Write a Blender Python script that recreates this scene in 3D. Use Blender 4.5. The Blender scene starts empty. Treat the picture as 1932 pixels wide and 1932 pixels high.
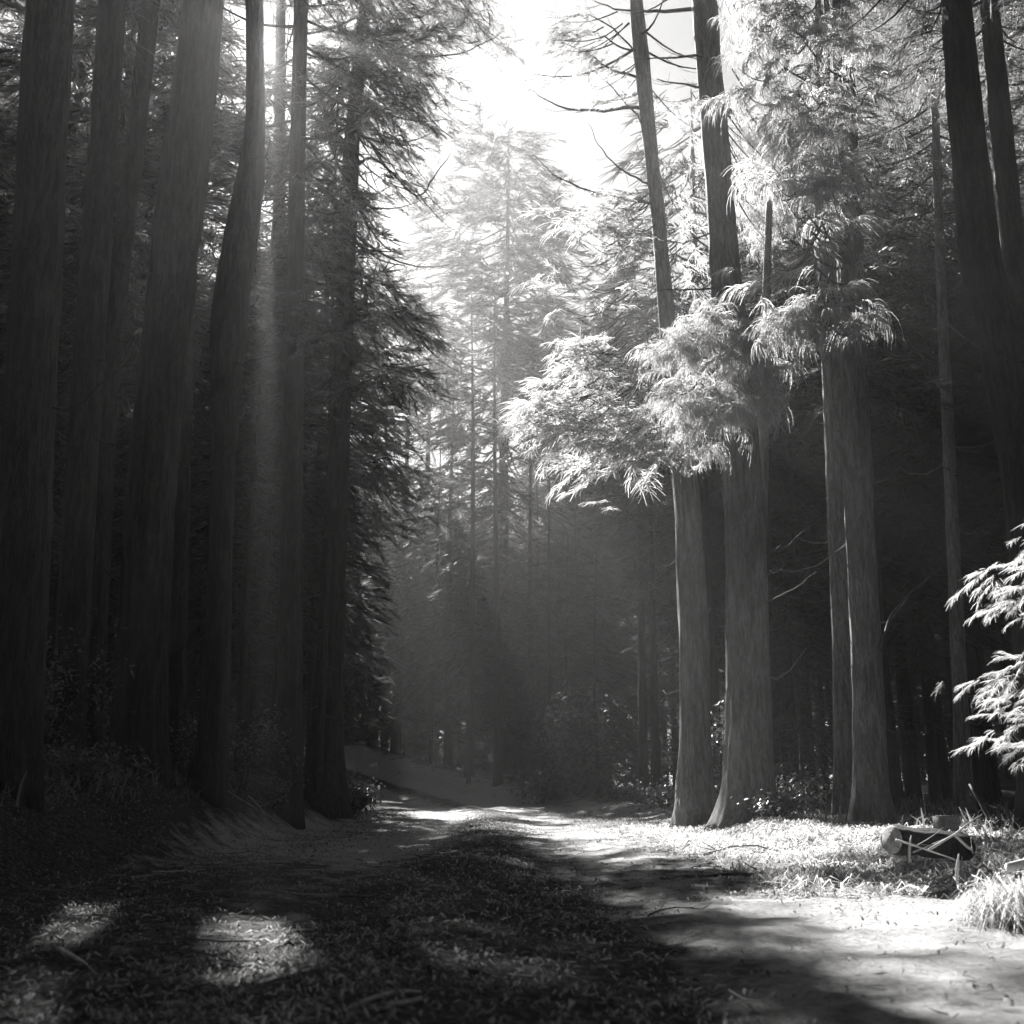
import bpy, math, random
import numpy as np
from mathutils import Vector

SEED = 11
rng = np.random.default_rng(SEED)
random.seed(SEED)
sc = bpy.context.scene
col = sc.collection

# ---------------------------------------------------------------- camera, light, exposure
TILT = math.radians(14.2)
CAM_H = 0.8
FPX = 2049.0                      # focal length in pixels of a 1932 px wide picture
cam_d = bpy.data.cameras.new('camera')
cam = bpy.data.objects.new('camera', cam_d)
col.objects.link(cam)
cam.location = (0, 0, CAM_H)
cam.rotation_euler = (math.pi / 2 + TILT, 0, 0)
cam_d.sensor_width = 36
cam_d.sensor_height = 36
cam_d.lens = 36 * FPX / 1932
cam_d.clip_start = 0.05
cam_d.clip_end = 2000
cam_d.dof.use_dof = True
cam_d.dof.focus_distance = 14
cam_d.dof.aperture_fstop = 2.4
sc.camera = cam

SUN_AZ = math.radians(-14.6)      # measured from +Y, negative to the left
SUN_EL = math.radians(37.2)
S = np.array([math.sin(SUN_AZ) * math.cos(SUN_EL), math.cos(SUN_AZ) * math.cos(SUN_EL), math.sin(SUN_EL)])
sun_d = bpy.data.lights.new('sun', 'SUN')
sun_d.energy = 5.0
sun_d.angle = math.radians(0.5)
sun_d.color = (1.0, 0.985, 0.97)
sun = bpy.data.objects.new('sun', sun_d)
col.objects.link(sun)
sun.rotation_euler = Vector((-S[0], -S[1], -S[2])).to_track_quat('-Z', 'Y').to_euler()

world = bpy.data.worlds.new('World')
sc.world = world
world.use_nodes = True
wn, wl = world.node_tree.nodes, world.node_tree.links
wn.clear()
sky = wn.new('ShaderNodeTexSky')
sky.sky_type = 'NISHITA'
sky.sun_disc = False
sky.sun_elevation = SUN_EL
sky.sun_rotation = SUN_AZ
sky.air_density = 0.5
sky.dust_density = 0.1
bw = wn.new('ShaderNodeSeparateColor')  # black and white film behind a red filter: only the red of the sky counts
bg = wn.new('ShaderNodeBackground')
bg.inputs['Strength'].default_value = 0.05
wo = wn.new('ShaderNodeOutputWorld')
wl.new(sky.outputs[0], bw.inputs[0])
wl.new(bw.outputs[0], bg.inputs['Color'])
wl.new(bg.outputs[0], wo.inputs['Surface'])

sc.view_settings.view_transform = 'Standard'
sc.view_settings.look = 'None'
sc.view_settings.exposure = 2.85
sc.view_settings.gamma = 1.0
sc.cycles.use_denoising = True
sc.cycles.max_bounces = 6
sc.cycles.diffuse_bounces = 1
sc.cycles.glossy_bounces = 2
sc.cycles.transmission_bounces = 2
sc.cycles.volume_bounces = 0
sc.cycles.sample_clamp_indirect = 4.0

HAZE_DENSITY = 0.0034
HAZE_G = 0.66

# ---------------------------------------------------------------- pixel helper
CT, ST = math.cos(TILT), math.sin(TILT)


def ray(px, py):
    x = (px - 966) / FPX
    u = -(py - 966) / FPX
    return np.array([x, CT - u * ST, ST + u * CT])


def at(px, py, Y):
    d = ray(px, py)
    return np.array([0, 0, CAM_H]) + d * (Y / d[1])


def mpp(px, py, Y):
    return Y / ray(px, py)[1] / FPX


def gp(px, py, z=0.0):
    d = ray(px, py)
    t = (z - CAM_H) / d[2]
    return np.array([0, 0, CAM_H]) + d * t


# ---------------------------------------------------------------- tagging
def tag(o, label=None, cat=None, group=None, kind=None):
    if label: o['label'] = label
    if cat: o['category'] = cat
    if group: o['group'] = group
    if kind: o['kind'] = kind
    return o


def empty(name, loc):
    o = bpy.data.objects.new(name, None)
    o.empty_display_size = 0.3
    o.location = loc
    col.objects.link(o)
    return o


def mesh_obj(name, V, F, mat, parent=None, smooth=False, loc=None, mat2=None, n2=0):
    """V (n,3); F (m,4) all quads, or a list of arrays (quads / tris)"""
    me = bpy.data.meshes.new(name)
    fl = F if isinstance(F, list) else [F]
    fl = [f for f in fl if len(f)]
    V = np.ascontiguousarray(V, dtype=np.float32)
    me.vertices.add(len(V))
    me.vertices.foreach_set('co', V.ravel())
    li = np.concatenate([f.ravel() for f in fl]).astype(np.int32)
    tot = np.concatenate([np.full(len(f), f.shape[1], dtype=np.int32) for f in fl])
    st = np.concatenate([[0], np.cumsum(tot)[:-1]]).astype(np.int32)
    me.loops.add(len(li))
    me.loops.foreach_set('vertex_index', li)
    me.polygons.add(len(tot))
    me.polygons.foreach_set('loop_start', st)
    me.polygons.foreach_set('loop_total', tot)
    if smooth:
        me.polygons.foreach_set('use_smooth', np.ones(len(tot), dtype=bool))
    me.materials.append(mat)
    if mat2 is not None:
        me.materials.append(mat2)
        mi = np.zeros(len(tot), dtype=np.int32)
        mi[len(tot) - n2:] = 1
        me.polygons.foreach_set('material_index', mi)
    me.update(calc_edges=True)
    o = bpy.data.objects.new(name, me)
    col.objects.link(o)
    if parent is not None:
        o.parent = parent
    if loc is not None:
        o.location = loc
    return o


# ---------------------------------------------------------------- materials (grey: black and white photograph)
def g3(v):
    return (v, v, v, 1)


class Mat:
    def __init__(self, name):
        self.m = bpy.data.materials.new(name)
        self.m.use_nodes = True
        self.n = self.m.node_tree.nodes
        self.l = self.m.node_tree.links
        self.n.clear()
        self.out = self.n.new('ShaderNodeOutputMaterial')

    def new(self, t, **kw):
        nd = self.n.new(t)
        for k, v in kw.items():
            if k in nd.inputs:
                nd.inputs[k].default_value = v
            else:
                setattr(nd, k, v)
        return nd

    def link(self, a, b):
        self.l.new(a, b)

    def coords(self, scale):
        tc = self.new('ShaderNodeTexCoord')
        mp = self.new('ShaderNodeMapping')
        mp.inputs['Scale'].default_value = scale
        self.link(tc.outputs['Object'], mp.inputs['Vector'])
        return mp.outputs[0]

    def noise(self, scale, vec=None, detail=4, rough=0.6):
        nz = self.new('ShaderNodeTexNoise')
        nz.inputs['Scale'].default_value = scale
        nz.inputs['Detail'].default_value = detail
        nz.inputs['Roughness'].default_value = rough
        if vec is not None:
            self.link(vec, nz.inputs['Vector'])
        return nz.outputs['Fac']

    def ramp(self, fac, stops):
        r = self.new('ShaderNodeValToRGB')
        e = r.color_ramp.elements
        while len(e) < len(stops):
            e.new(0.5)
        for el, (p, v) in zip(e, stops):
            el.position = p
            el.color = g3(v)
        self.link(fac, r.inputs[0])
        return r.outputs[0]

    def mix(self, fac, a, b):
        mx = self.new('ShaderNodeMix', data_type='RGBA')
        self.link(fac, mx.inputs[0])
        self.link(a, mx.inputs[6])
        self.link(b, mx.inputs[7])
        return mx.outputs[2]

    def bump(self, h, dist, strength=1.0):
        b = self.new('ShaderNodeBump')
        b.inputs['Distance'].default_value = dist
        b.inputs['Strength'].default_value = strength
        self.link(h, b.inputs['Height'])
        return b.outputs[0]


def bark_mat(name, lo, hi, zs=0.12):
    M = Mat(name)
    v = M.coords((1, 1, zs))
    f1 = M.noise(16, v, 5, 0.65)
    f2 = M.noise(1.3, M.coords((1, 1, 0.5)), 4)
    f3 = M.noise(55, M.coords((1, 1, 0.16)), 4, 0.7)
    av = M.new('ShaderNodeMath', operation='MULTIPLY_ADD')
    M.link(f3, av.inputs[0]); av.inputs[1].default_value = 0.8
    M.link(f1, av.inputs[2])
    c1 = M.ramp(av.outputs[0], [(0.62, lo), (0.9, (lo + hi) / 2), (1.15, hi)])
    c2 = M.ramp(f2, [(0.3, 0.55), (0.7, 1.0)])
    mul = M.new('ShaderNodeMix', data_type='RGBA', blend_type='MULTIPLY')
    mul.inputs[0].default_value = 1
    M.link(c1, mul.inputs[6]); M.link(c2, mul.inputs[7])
    p = M.new('ShaderNodeBsdfPrincipled', Roughness=0.9)
    M.link(mul.outputs[2], p.inputs['Base Color'])
    M.link(M.bump(av.outputs[0], 0.06), p.inputs['Normal'])
    M.link(p.outputs[0], M.out.inputs[0])
    return M.m


def leaf_mat(name, lo, hi, trans=0.5, rough=0.55, spec=0.25):
    M = Mat(name)
    ge = M.new('ShaderNodeNewGeometry')
    c = M.ramp(ge.outputs['Random Per Island'], [(0.0, lo), (1.0, hi)])
    p = M.new('ShaderNodeBsdfPrincipled', Roughness=rough)
    p.inputs['Specular IOR Level'].default_value = spec
    M.link(c, p.inputs['Base Color'])
    t = M.new('ShaderNodeBsdfTranslucent')
    M.link(c, t.inputs[0])
    mx = M.new('ShaderNodeMixShader')
    mx.inputs[0].default_value = trans
    M.link(p.outputs[0], mx.inputs[1]); M.link(t.outputs[0], mx.inputs[2])
    M.link(mx.outputs[0], M.out.inputs[0])
    return M.m


def plain_noise_mat(name, lo, hi, scale=8, rough=0.85, stretch=(1, 1, 1), bump=0.01):
    M = Mat(name)
    f = M.noise(scale, M.coords(stretch), 5, 0.65)
    p = M.new('ShaderNodeBsdfPrincipled', Roughness=rough)
    M.link(M.ramp(f, [(0.3, lo), (0.7, hi)]), p.inputs['Base Color'])
    M.link(M.bump(f, bump), p.inputs['Normal'])
    M.link(p.outputs[0], M.out.inputs[0])
    return M.m


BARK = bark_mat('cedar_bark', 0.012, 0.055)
BARK_LIT = bark_mat('lit_cedar_bark', 0.12, 0.36)  # paler copy of the cedar bark: haze and bounced light put into its tone
TWIG = plain_noise_mat('branch_bark', 0.03, 0.09, 20)
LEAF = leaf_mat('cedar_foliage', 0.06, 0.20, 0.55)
LEAF_SUNLIT = leaf_mat('sunlit_cedar_foliage', 0.32, 0.58, 0.65)  # cedar foliage with tone and translucency raised to look sunlit
LEAF_FAR = leaf_mat('distant_cedar_foliage', 0.035, 0.10, 0.6)
BROAD = leaf_mat('broad_leaf', 0.07, 0.2, 0.45, 0.35, 0.5)
GRASS = leaf_mat('grass_blade', 0.08, 0.28, 0.4)
DEAD = leaf_mat('dry_litter', 0.14, 0.70, 0.25, 0.8)
LITTER = leaf_mat('road_litter', 0.03, 0.34, 0.15, 0.8)
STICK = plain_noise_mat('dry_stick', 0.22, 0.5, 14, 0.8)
STICK_DARK = plain_noise_mat('dark_stick', 0.05, 0.12, 14, 0.8)  # stick wood in a darker tone
CUT = plain_noise_mat('sawn_wood', 0.12, 0.42, 20, 0.8)


def road_mat():
    M = Mat('forest_ground')
    v = M.coords((1, 1, 1))
    fine = M.noise(26, v, 8, 0.72)
    mid = M.noise(3.2, v, 6, 0.65)
    big = M.noise(0.5, v, 4, 0.6)
    dirt = M.ramp(fine, [(0.30, 0.26), (0.52, 0.44), (0.75, 0.58)])
    lit = M.ramp(fine, [(0.36, 0.015), (0.52, 0.06), (0.70, 0.24)])
    # amount of litter over the bare dirt: attribute painted per vertex (centre strip, verges) broken by noise
    at_ = M.new('ShaderNodeAttribute', attribute_name='litter')
    add = M.new('ShaderNodeMath', operation='ADD')
    M.link(at_.outputs['Fac'], add.inputs[0])
    sub = M.new('ShaderNodeMath', operation='MULTIPLY_ADD')
    M.link(mid, sub.inputs[0]); sub.inputs[1].default_value = 1.5; sub.inputs[2].default_value = -0.75
    M.link(sub.outputs[0], add.inputs[1])
    add2 = M.new('ShaderNodeMath', operation='MULTIPLY_ADD')
    M.link(big, add2.inputs[0]); add2.inputs[1].default_value = 0.6
    M.link(add.outputs[0], add2.inputs[2])
    f = M.ramp(add2.outputs[0], [(0.55, 0.0), (0.95, 1.0)])
    c = M.mix(f, dirt, lit)
    p = M.new('ShaderNodeBsdfPrincipled', Roughness=0.92)
    p.inputs['Specular IOR Level'].default_value = 0.15
    M.link(c, p.inputs['Base Color'])
    hs = M.new('ShaderNodeMath', operation='MULTIPLY_ADD')
    M.link(mid, hs.inputs[0]); hs.inputs[1].default_value = 1.2
    M.link(fine, hs.inputs[2])
    M.link(M.bump(hs.outputs[0], 0.09), p.inputs['Normal'])
    M.link(p.outputs[0], M.out.inputs[0])
    return M.m


GROUND = road_mat()


# ---------------------------------------------------------------- numpy noise
def vnoise(x, y, seed=0):
    """smooth value noise, vectorised"""
    xi = np.floor(x).astype(np.int64); yi = np.floor(y).astype(np.int64)
    xf = x - xi; yf = y - yi
    xf = xf * xf * (3 - 2 * xf); yf = yf * yf * (3 - 2 * yf)

    def h(a, b):
        n = (a * 374761393 + b * 668265263 + seed * 974711) & 0x7fffffff
        n = ((n ^ (n >> 13)) * 1274126177) & 0x7fffffff
        return ((n ^ (n >> 16)) & 0xffff) / 65535.0
    a = h(xi, yi); b = h(xi + 1, yi); c = h(xi, yi + 1); d = h(xi + 1, yi + 1)
    return (a * (1 - xf) + b * xf) * (1 - yf) + (c * (1 - xf) + d * xf) * yf


def fbm(x, y, seed=0, o=3):
    r = 0; a = 0.5
    for k in range(o):
        r = r + a * vnoise(x * 2 ** k, y * 2 ** k, seed + k)
        a *= 0.5
    return r


def sstep(e0, e1, x):
    t = np.clip((x - e0) / (e1 - e0), 0, 1)
    return t * t * (3 - 2 * t)


# ---------------------------------------------------------------- terrain
def road_c(y):
    y = np.asarray(y, float)
    return -0.4 - 0.014 * np.clip(y - 31, 0, 40) ** 2


def H(x, y):
    x = np.asarray(x, float); y = np.asarray(y, float)
    c = road_c(y)
    d = x - c
    left = -3.2; right = 3.5
    yy = np.clip(y - 37, 0, 40)
    hill = 0.0048 * yy ** 2 * (1 - sstep(4.0, 14.0, d))
    hill = np.minimum(hill, 2.8 + 0 * hill) + 0.10 * np.clip(y - 66, 0, 80) * (1 - sstep(4.0, 14.0, d))
    bank = 0.85 * sstep(left, left - 1.6, d) * sstep(34, 27, y) + 0.05 * np.clip(left - 1.7 - d, 0, 40)
    verge = 0.22 * sstep(right, right + 1.2, d) + 0.02 * np.clip(d - right - 1.2, 0, 60)
    strip = 0.05 * np.exp(-(d / 0.45) ** 2) - 0.04 * (np.exp(-((d - 1.05) / 0.4) ** 2) + np.exp(-((d + 1.05) / 0.4) ** 2))
    rough = (fbm(x * 0.9, y * 0.9, 3) - 0.45) * (0.05 + 0.28 * sstep(left + 0.3, left - 0.8, d) + 0.22 * sstep(right - 0.3, right + 1.0, d))
    rough = rough + (fbm(x * 3.6, y * 3.6, 8) - 0.45) * 0.07 + (fbm(x * 8.5, y * 8.5, 15, 2) - 0.4) * 0.045
    return hill + bank + verge + strip + rough


def Hs(x, y):
    return float(H(np.array([x]), np.array([y]))[0])


def axis(parts):
    out = []
    for a, b, n in parts:
        out.append(np.linspace(a, b, n, endpoint=False))
    out.append([parts[-1][1]])
    return np.concatenate(out)


gx = axis([(-150, -30, 20), (-30, -9, 42), (-9, 9, 180), (9, 30, 42), (30, 150, 20)])
gy = axis([(-60, 1, 30), (1, 16, 200), (16, 45, 160), (45, 90, 80), (90, 240, 30)])
GX, GY = np.meshgrid(gx, gy)
GZ = H(GX, GY)
nx, ny = len(gx), len(gy)
idx = np.arange(nx * ny).reshape(ny, nx)
F = np.stack([idx[:-1, :-1], idx[:-1, 1:], idx[1:, 1:], idx[1:, :-1]], -1).reshape(-1, 4)
ground = mesh_obj('ground', np.stack([GX, GY, GZ], -1).reshape(-1, 3), F, GROUND, smooth=True)
tag(ground, kind='structure')
dd = GX - road_c(GY)
litter_amt = (0.62 * np.exp(-(dd / 0.6) ** 2) + 0.18
              + 0.9 * sstep(-3.2, -4.6, dd) + 0.3 * sstep(3.9, 5.2, dd) + 0.6 * sstep(5.5, 8, dd) + 0.5 * sstep(3.0, 0.0, GY)
              - 0.15 * np.exp(-((np.abs(dd) - 1.3) / 0.5) ** 2)
              + 0.35 * np.exp(-((dd - 2.4) / 0.5) ** 2) * sstep(24, 14, GY) * sstep(8.3, 9.0, GY)
              + 0.58 * sstep(16, 9, GY) * sstep(2.4, 0.8, dd))
litter_amt = litter_amt - 0.5 * sstep(1.5, 2.0, dd) * sstep(8.6, 8.0, GY) * sstep(5.0, 5.8, GY)
la = ground.data.attributes.new('litter', 'FLOAT', 'POINT')
la.data.foreach_set('value', litter_amt.astype(np.float32).ravel())

# ---------------------------------------------------------------- openings the sun falls through
# every sun ray meets the plane z = 0 at one point q; these are the q that stay open in the canopy
SX, SY = S[0] / S[2], S[1] / S[2]


def q_of(P):
    return np.stack([P[:, 0] - P[:, 2] * SX, P[:, 1] - P[:, 2] * SY], -1)


def in_poly(q, poly):
    x, y = q[:, 0], q[:, 1]
    ins = np.zeros(len(q), bool)
    n = len(poly)
    for i in range(n):
        x1, y1 = poly[i]; x2, y2 = poly[(i + 1) % n]
        c = (y1 > y) != (y2 > y)
        with np.errstate(divide='ignore', invalid='ignore'):
            xi = (x2 - x1) * (y - y1) / (y2 - y1) + x1
        ins ^= c & (x < xi)
    return ins


def gpoly(pts):
    return [tuple(gp(px, py)[:2]) for px, py in pts]


OPEN = [
    gpoly([(1290, 1566), (1420, 1572), (1560, 1592), (1960, 1598), (1960, 1645), (1700, 1640), (1500, 1622), (1330, 1588)]),   # right verge
    gpoly([(1380, 1703), (1500, 1690), (1960, 1694), (1960, 1774), (1750, 1780), (1560, 1762)]),                                 # pale road patch
    gpoly([(420, 1745), (500, 1715), (640, 1722), (650, 1760), (560, 1840), (440, 1850)]),                                       # left patch
    gpoly([(740, 1534), (900, 1527), (1130, 1526), (1310, 1540), (1330, 1585), (1150, 1562), (1000, 1546), (780, 1545)]),        # band across the road
    gpoly([(80, 1720), (140, 1690), (200, 1730), (210, 1815), (100, 1820)]),
    gpoly([(1350, 1908), (1600, 1880), (1960, 1886), (1960, 1960), (1340, 1960)]),
    gpoly([(-40, 1850), (80, 1860), (130, 1945), (-40, 1950)]),
    [(1.7, 17), (3.0, 12.5), (4.6, 12.5), (9.0, 40), (3.3, 40)],                                                                                # shaft over the lane
]
SPOTS = []     # (q centre, q radius) where lit boughs hang


def open_mask(P, spots=True, jit=0.25):
    q = q_of(P)
    q = q + (fbm(q[:, 0] * 2.1 + 7, q[:, 1] * 2.1, 21) - 0.45)[:, None] * jit * 2
    m = np.zeros(len(P), bool)
    for poly in OPEN:
        m |= in_poly(q, poly)
    if spots is not False:
        for (c, r) in (SPOTS if spots is True else spots):
            m |= ((q[:, 0] - c[0]) ** 2 / r[0] ** 2 + (q[:, 1] - c[1]) ** 2 / r[1] ** 2) < 1
    # broken light just in front of and above the lens
    nd = ((q[:, 0] - 0.3) / 0.9) ** 2 + ((q[:, 1] + 0.9) / 1.3) ** 2
    m |= nd < 1
    n2 = ((q[:, 0] + 0.3) / 0.7) ** 2 + ((q[:, 1] - 0.8) / 1.5) ** 2
    m |= (n2 < 1) & (fbm(q[:, 0] * 1.9, q[:, 1] * 1.9, 33) > 0.40)
    return m


# ---------------------------------------------------------------- foliage sprays
def ribbon(pts, w, roll):
    """strip of quads along pts, tapered to the tip"""
    pts = np.asarray(pts)
    n = len(pts)
    d = np.gradient(pts, axis=0)
    d /= np.linalg.norm(d, axis=1)[:, None] + 1e-9
    up = np.array([math.sin(roll), math.cos(roll), 0.35])
    s = np.cross(d, up)
    s /= np.linalg.norm(s, axis=1)[:, None] + 1e-9
    ww = w * np.array([0.75, 1.0, 0.9, 0.3] if n == 4 else np.linspace(1, 0.3, n)) / 2
    V = np.empty((2 * n, 3))
    V[0::2] = pts - s * ww[:, None]
    V[1::2] = pts + s * ww[:, None]
    F = np.array([[2 * i, 2 * i + 1, 2 * i + 3, 2 * i + 2] for i in range(n - 1)])
    return V, F


def make_spray(r, kind):
    """one branchlet with hanging strands; along +X, about 1 m long"""
    Vs, Fs, k = [], [], 0
    if kind == 'near':
        n, L, W, seg = 44, (0.25, 0.58), 0.017, 4
    elif kind == 'tassel':
        n, L, W, seg = 46, (0.32, 0.85), 0.019, 5
    elif kind == 'mid':
        n, L, W, seg = 30, (0.28, 0.62), 0.026, 3
    else:
        n, L, W, seg = 18, (0.32, 0.72), 0.052, 2
    for i in range(n):
        t = r.random() ** 0.8
        base = np.array([0.95 * t, 0.09 * r.normal() * (1 - 0.4 * t), -0.2 * t * t + 0.02 * r.normal()])
        a = r.normal() * 0.6
        el = r.normal() * 0.16 - 0.15
        l = r.uniform(*L) * (0.75 + 0.4 * t)
        d0 = np.array([math.cos(a) * math.cos(el), math.sin(a) * math.cos(el), math.sin(el)])
        droop = r.uniform(0.35, 0.95) if kind != 'tassel' else r.uniform(1.3, 2.6)
        pts = [base]
        d = d0.copy()
        for s_ in range(seg - 1):
            pts.append(pts[-1] + d * l / (seg - 1))
            d = d + np.array([0, 0, -droop * 1.5 / (seg - 1)])
            d /= np.linalg.norm(d)
        V, Fq = ribbon(pts, W * r.uniform(0.7, 1.25), r.uniform(0, 6.28))
        Vs.append(V); Fs.append(Fq + k); k += len(V)
    return np.concatenate(Vs), np.concatenate(Fs)


_r = np.random.default_rng(5)
SPRAYS = {k: [make_spray(_r, k) for _ in range(10)] for k in ('near', 'mid', 'far', 'tassel')}


def emit(kind, C, az, pitch, sc_):
    """instances of sprays at C, as one vertex / face array"""
    Vs, Fs, off = [], [], 0
    var = rng.integers(0, 10, len(C))
    for v in range(10):
        m = var == v
        if not m.any():
            continue
        V, Fq = SPRAYS[kind][v]
        c, a, p, s = C[m], az[m], pitch[m], sc_[m]
        X = V[None, :, :] * s[:, None, None]
        cp, sp = np.cos(p)[:, None], np.sin(p)[:, None]
        x1 = X[..., 0] * cp - X[..., 2] * sp
        z1 = X[..., 0] * sp + X[..., 2] * cp
        ca, sa = np.cos(a)[:, None], np.sin(a)[:, None]
        W = np.stack([x1 * ca - X[..., 1] * sa, x1 * sa + X[..., 1] * ca, z1], -1) + c[:, None, :]
        n = len(c)
        ff = Fq[None] + (np.arange(n) * len(V))[:, None, None] + off
        Vs.append(W.reshape(-1, 3)); Fs.append(ff.reshape(-1, 4))
        off += n * len(V)
    if not Vs:
        return np.zeros((0, 3)), np.zeros((0, 4), int)
    return np.concatenate(Vs), np.concatenate(Fs)


def tube(path, rad, sides=8, cap=True, wob=0.0, flute=0.0, seed=0):
    path = np.asarray(path, float)
    rad = np.asarray(rad, float)
    n = len(path)
    d = np.gradient(path, axis=0)
    d /= np.linalg.norm(d, axis=1)[:, None] + 1e-9
    ref = np.tile(np.array([[0.0, 1.0, 0.0]]), (n, 1))
    bad = np.abs(d[:, 1]) > 0.9
    ref[bad] = [1, 0, 0]
    if bad.any() and not bad.all():
        ref[:] = [0.3, 0.2, 0.93]
    s = np.cross(d, ref); s /= np.linalg.norm(s, axis=1)[:, None]
    u = np.cross(s, d)
    a = np.linspace(0, 2 * math.pi, sides, endpoint=False)
    R = np.repeat(rad[:, None], sides, 1)
    if wob or flute:
        aa = a[None, :] * sides / 6.283 * 0.7
        zz = np.repeat(path[:, 2][:, None], sides, 1)
        R = R * (1 + wob * 1.3 * (vnoise(aa + 0 * zz, zz * 0.5 + 0 * aa, seed) - 0.5) + wob * 1.2 * (vnoise(aa * 0.8 + 0 * zz, zz * 2.3 + 0 * aa, seed + 9) - 0.5) + 0.05 * (vnoise(aa * 0.15, zz * 0.9, seed + 3) - 0.5))
        if flute:
            h = np.clip(1 - (zz - path[0, 2]) / 1.8, 0, 1) ** 2
            R = R * (1 + flute * h * (0.5 + 0.5 * np.sin(a[None, :] * 5 + seed)))
    V = path[:, None, :] + R[:, :, None] * (np.cos(a)[None, :, None] * s[:, None, :] + np.sin(a)[None, :, None] * u[:, None, :])
    V = V.reshape(-1, 3)
    idx = np.arange(n * sides).reshape(n, sides)
    F = np.stack([idx[:-1], np.roll(idx[:-1], -1, 1), np.roll(idx[1:], -1, 1), idx[1:]], -1).reshape(-1, 4)
    fl = [F]
    if cap:
        fl.append(idx[-1][None, :])
        fl.append(idx[0][::-1][None, :])
    return V, fl


class MB:
    """collects tubes and sprays into one mesh"""
    def __init__(self):
        self.V, self.F, self.k = [], [], 0

    def add(self, V, F):
        fl = F if isinstance(F, list) else [F]
        self.V.append(V)
        self.F += [f + self.k for f in fl]
        self.k += len(V)

    def tube(self, path, rad, sides=6, **kw):
        self.add(*tube(path, rad, sides, **kw))

    def quads(self):
        return np.concatenate(self.V), np.concatenate([f for f in self.F if f.shape[1] == 4])

    def build(self, name, mat, parent=None, origin=None, smooth=False, loc=None):
        V = np.concatenate(self.V)
        if origin is not None:
            V = V - np.asarray(origin)
        by = {}
        for f in self.F:
            by.setdefault(f.shape[1], []).append(f)
        return mesh_obj(name, V, [np.concatenate(v) for v in by.values()], mat, parent, smooth, loc)


def resample(pts, step):
    pts = np.asarray(pts, float)
    seg = np.linalg.norm(np.diff(pts[:, :3], axis=0), axis=1)
    s = np.concatenate([[0], np.cumsum(seg)])
    n = max(3, int(s[-1] / step) + 1)
    t = np.linspace(0, s[-1], n)
    out = np.stack([np.interp(t, s, pts[:, k]) for k in range(pts.shape[1])], -1)
    # soften the corners
    for _ in range(3):
        out[1:-1] = 0.5 * out[1:-1] + 0.25 * (out[:-2] + out[2:])
    return out


def limb_curve(p0, p1, sag, lift, n=7):
    """branch from p0 to p1 that sags in the middle and lifts at the tip"""
    t = np.linspace(0, 1, n)[:, None]
    P = p0 * (1 - t) + p1 * t
    P[:, 2] += (-sag * np.sin(t[:, 0] * math.pi) + lift * t[:, 0] ** 3)
    return P


def trunk_from_px(rows, Y, flare=1.15):
    """rows: (px, py, width px) from base to top at depth Y"""
    out = []
    for px, py, w in rows:
        p = at(px, py, Y)
        out.append([p[0], p[1], p[2], w / 2 * mpp(px, py, Y)])
    out = np.array(out)
    b = out[0].copy()
    b[2] = Hs(b[0], b[1]) - 0.15
    if b[2] < out[0][2] - 0.1:
        b[3] *= 1.08
        out = np.vstack([b, out])
    else:
        out[0] = b
    P = resample(out, 0.2)
    h = P[:, 2] - P[0, 2]
    P[:, 3] *= 1 + (flare - 1) * np.exp(-h / 0.55)
    return P


def axis_at(P, z):
    return np.array([np.interp(z, P[:, 2], P[:, 0]), np.interp(z, P[:, 2], P[:, 1]), z])


def rad_at(P, z):
    return float(np.interp(z, P[:, 2], P[:, 3]))


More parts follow.
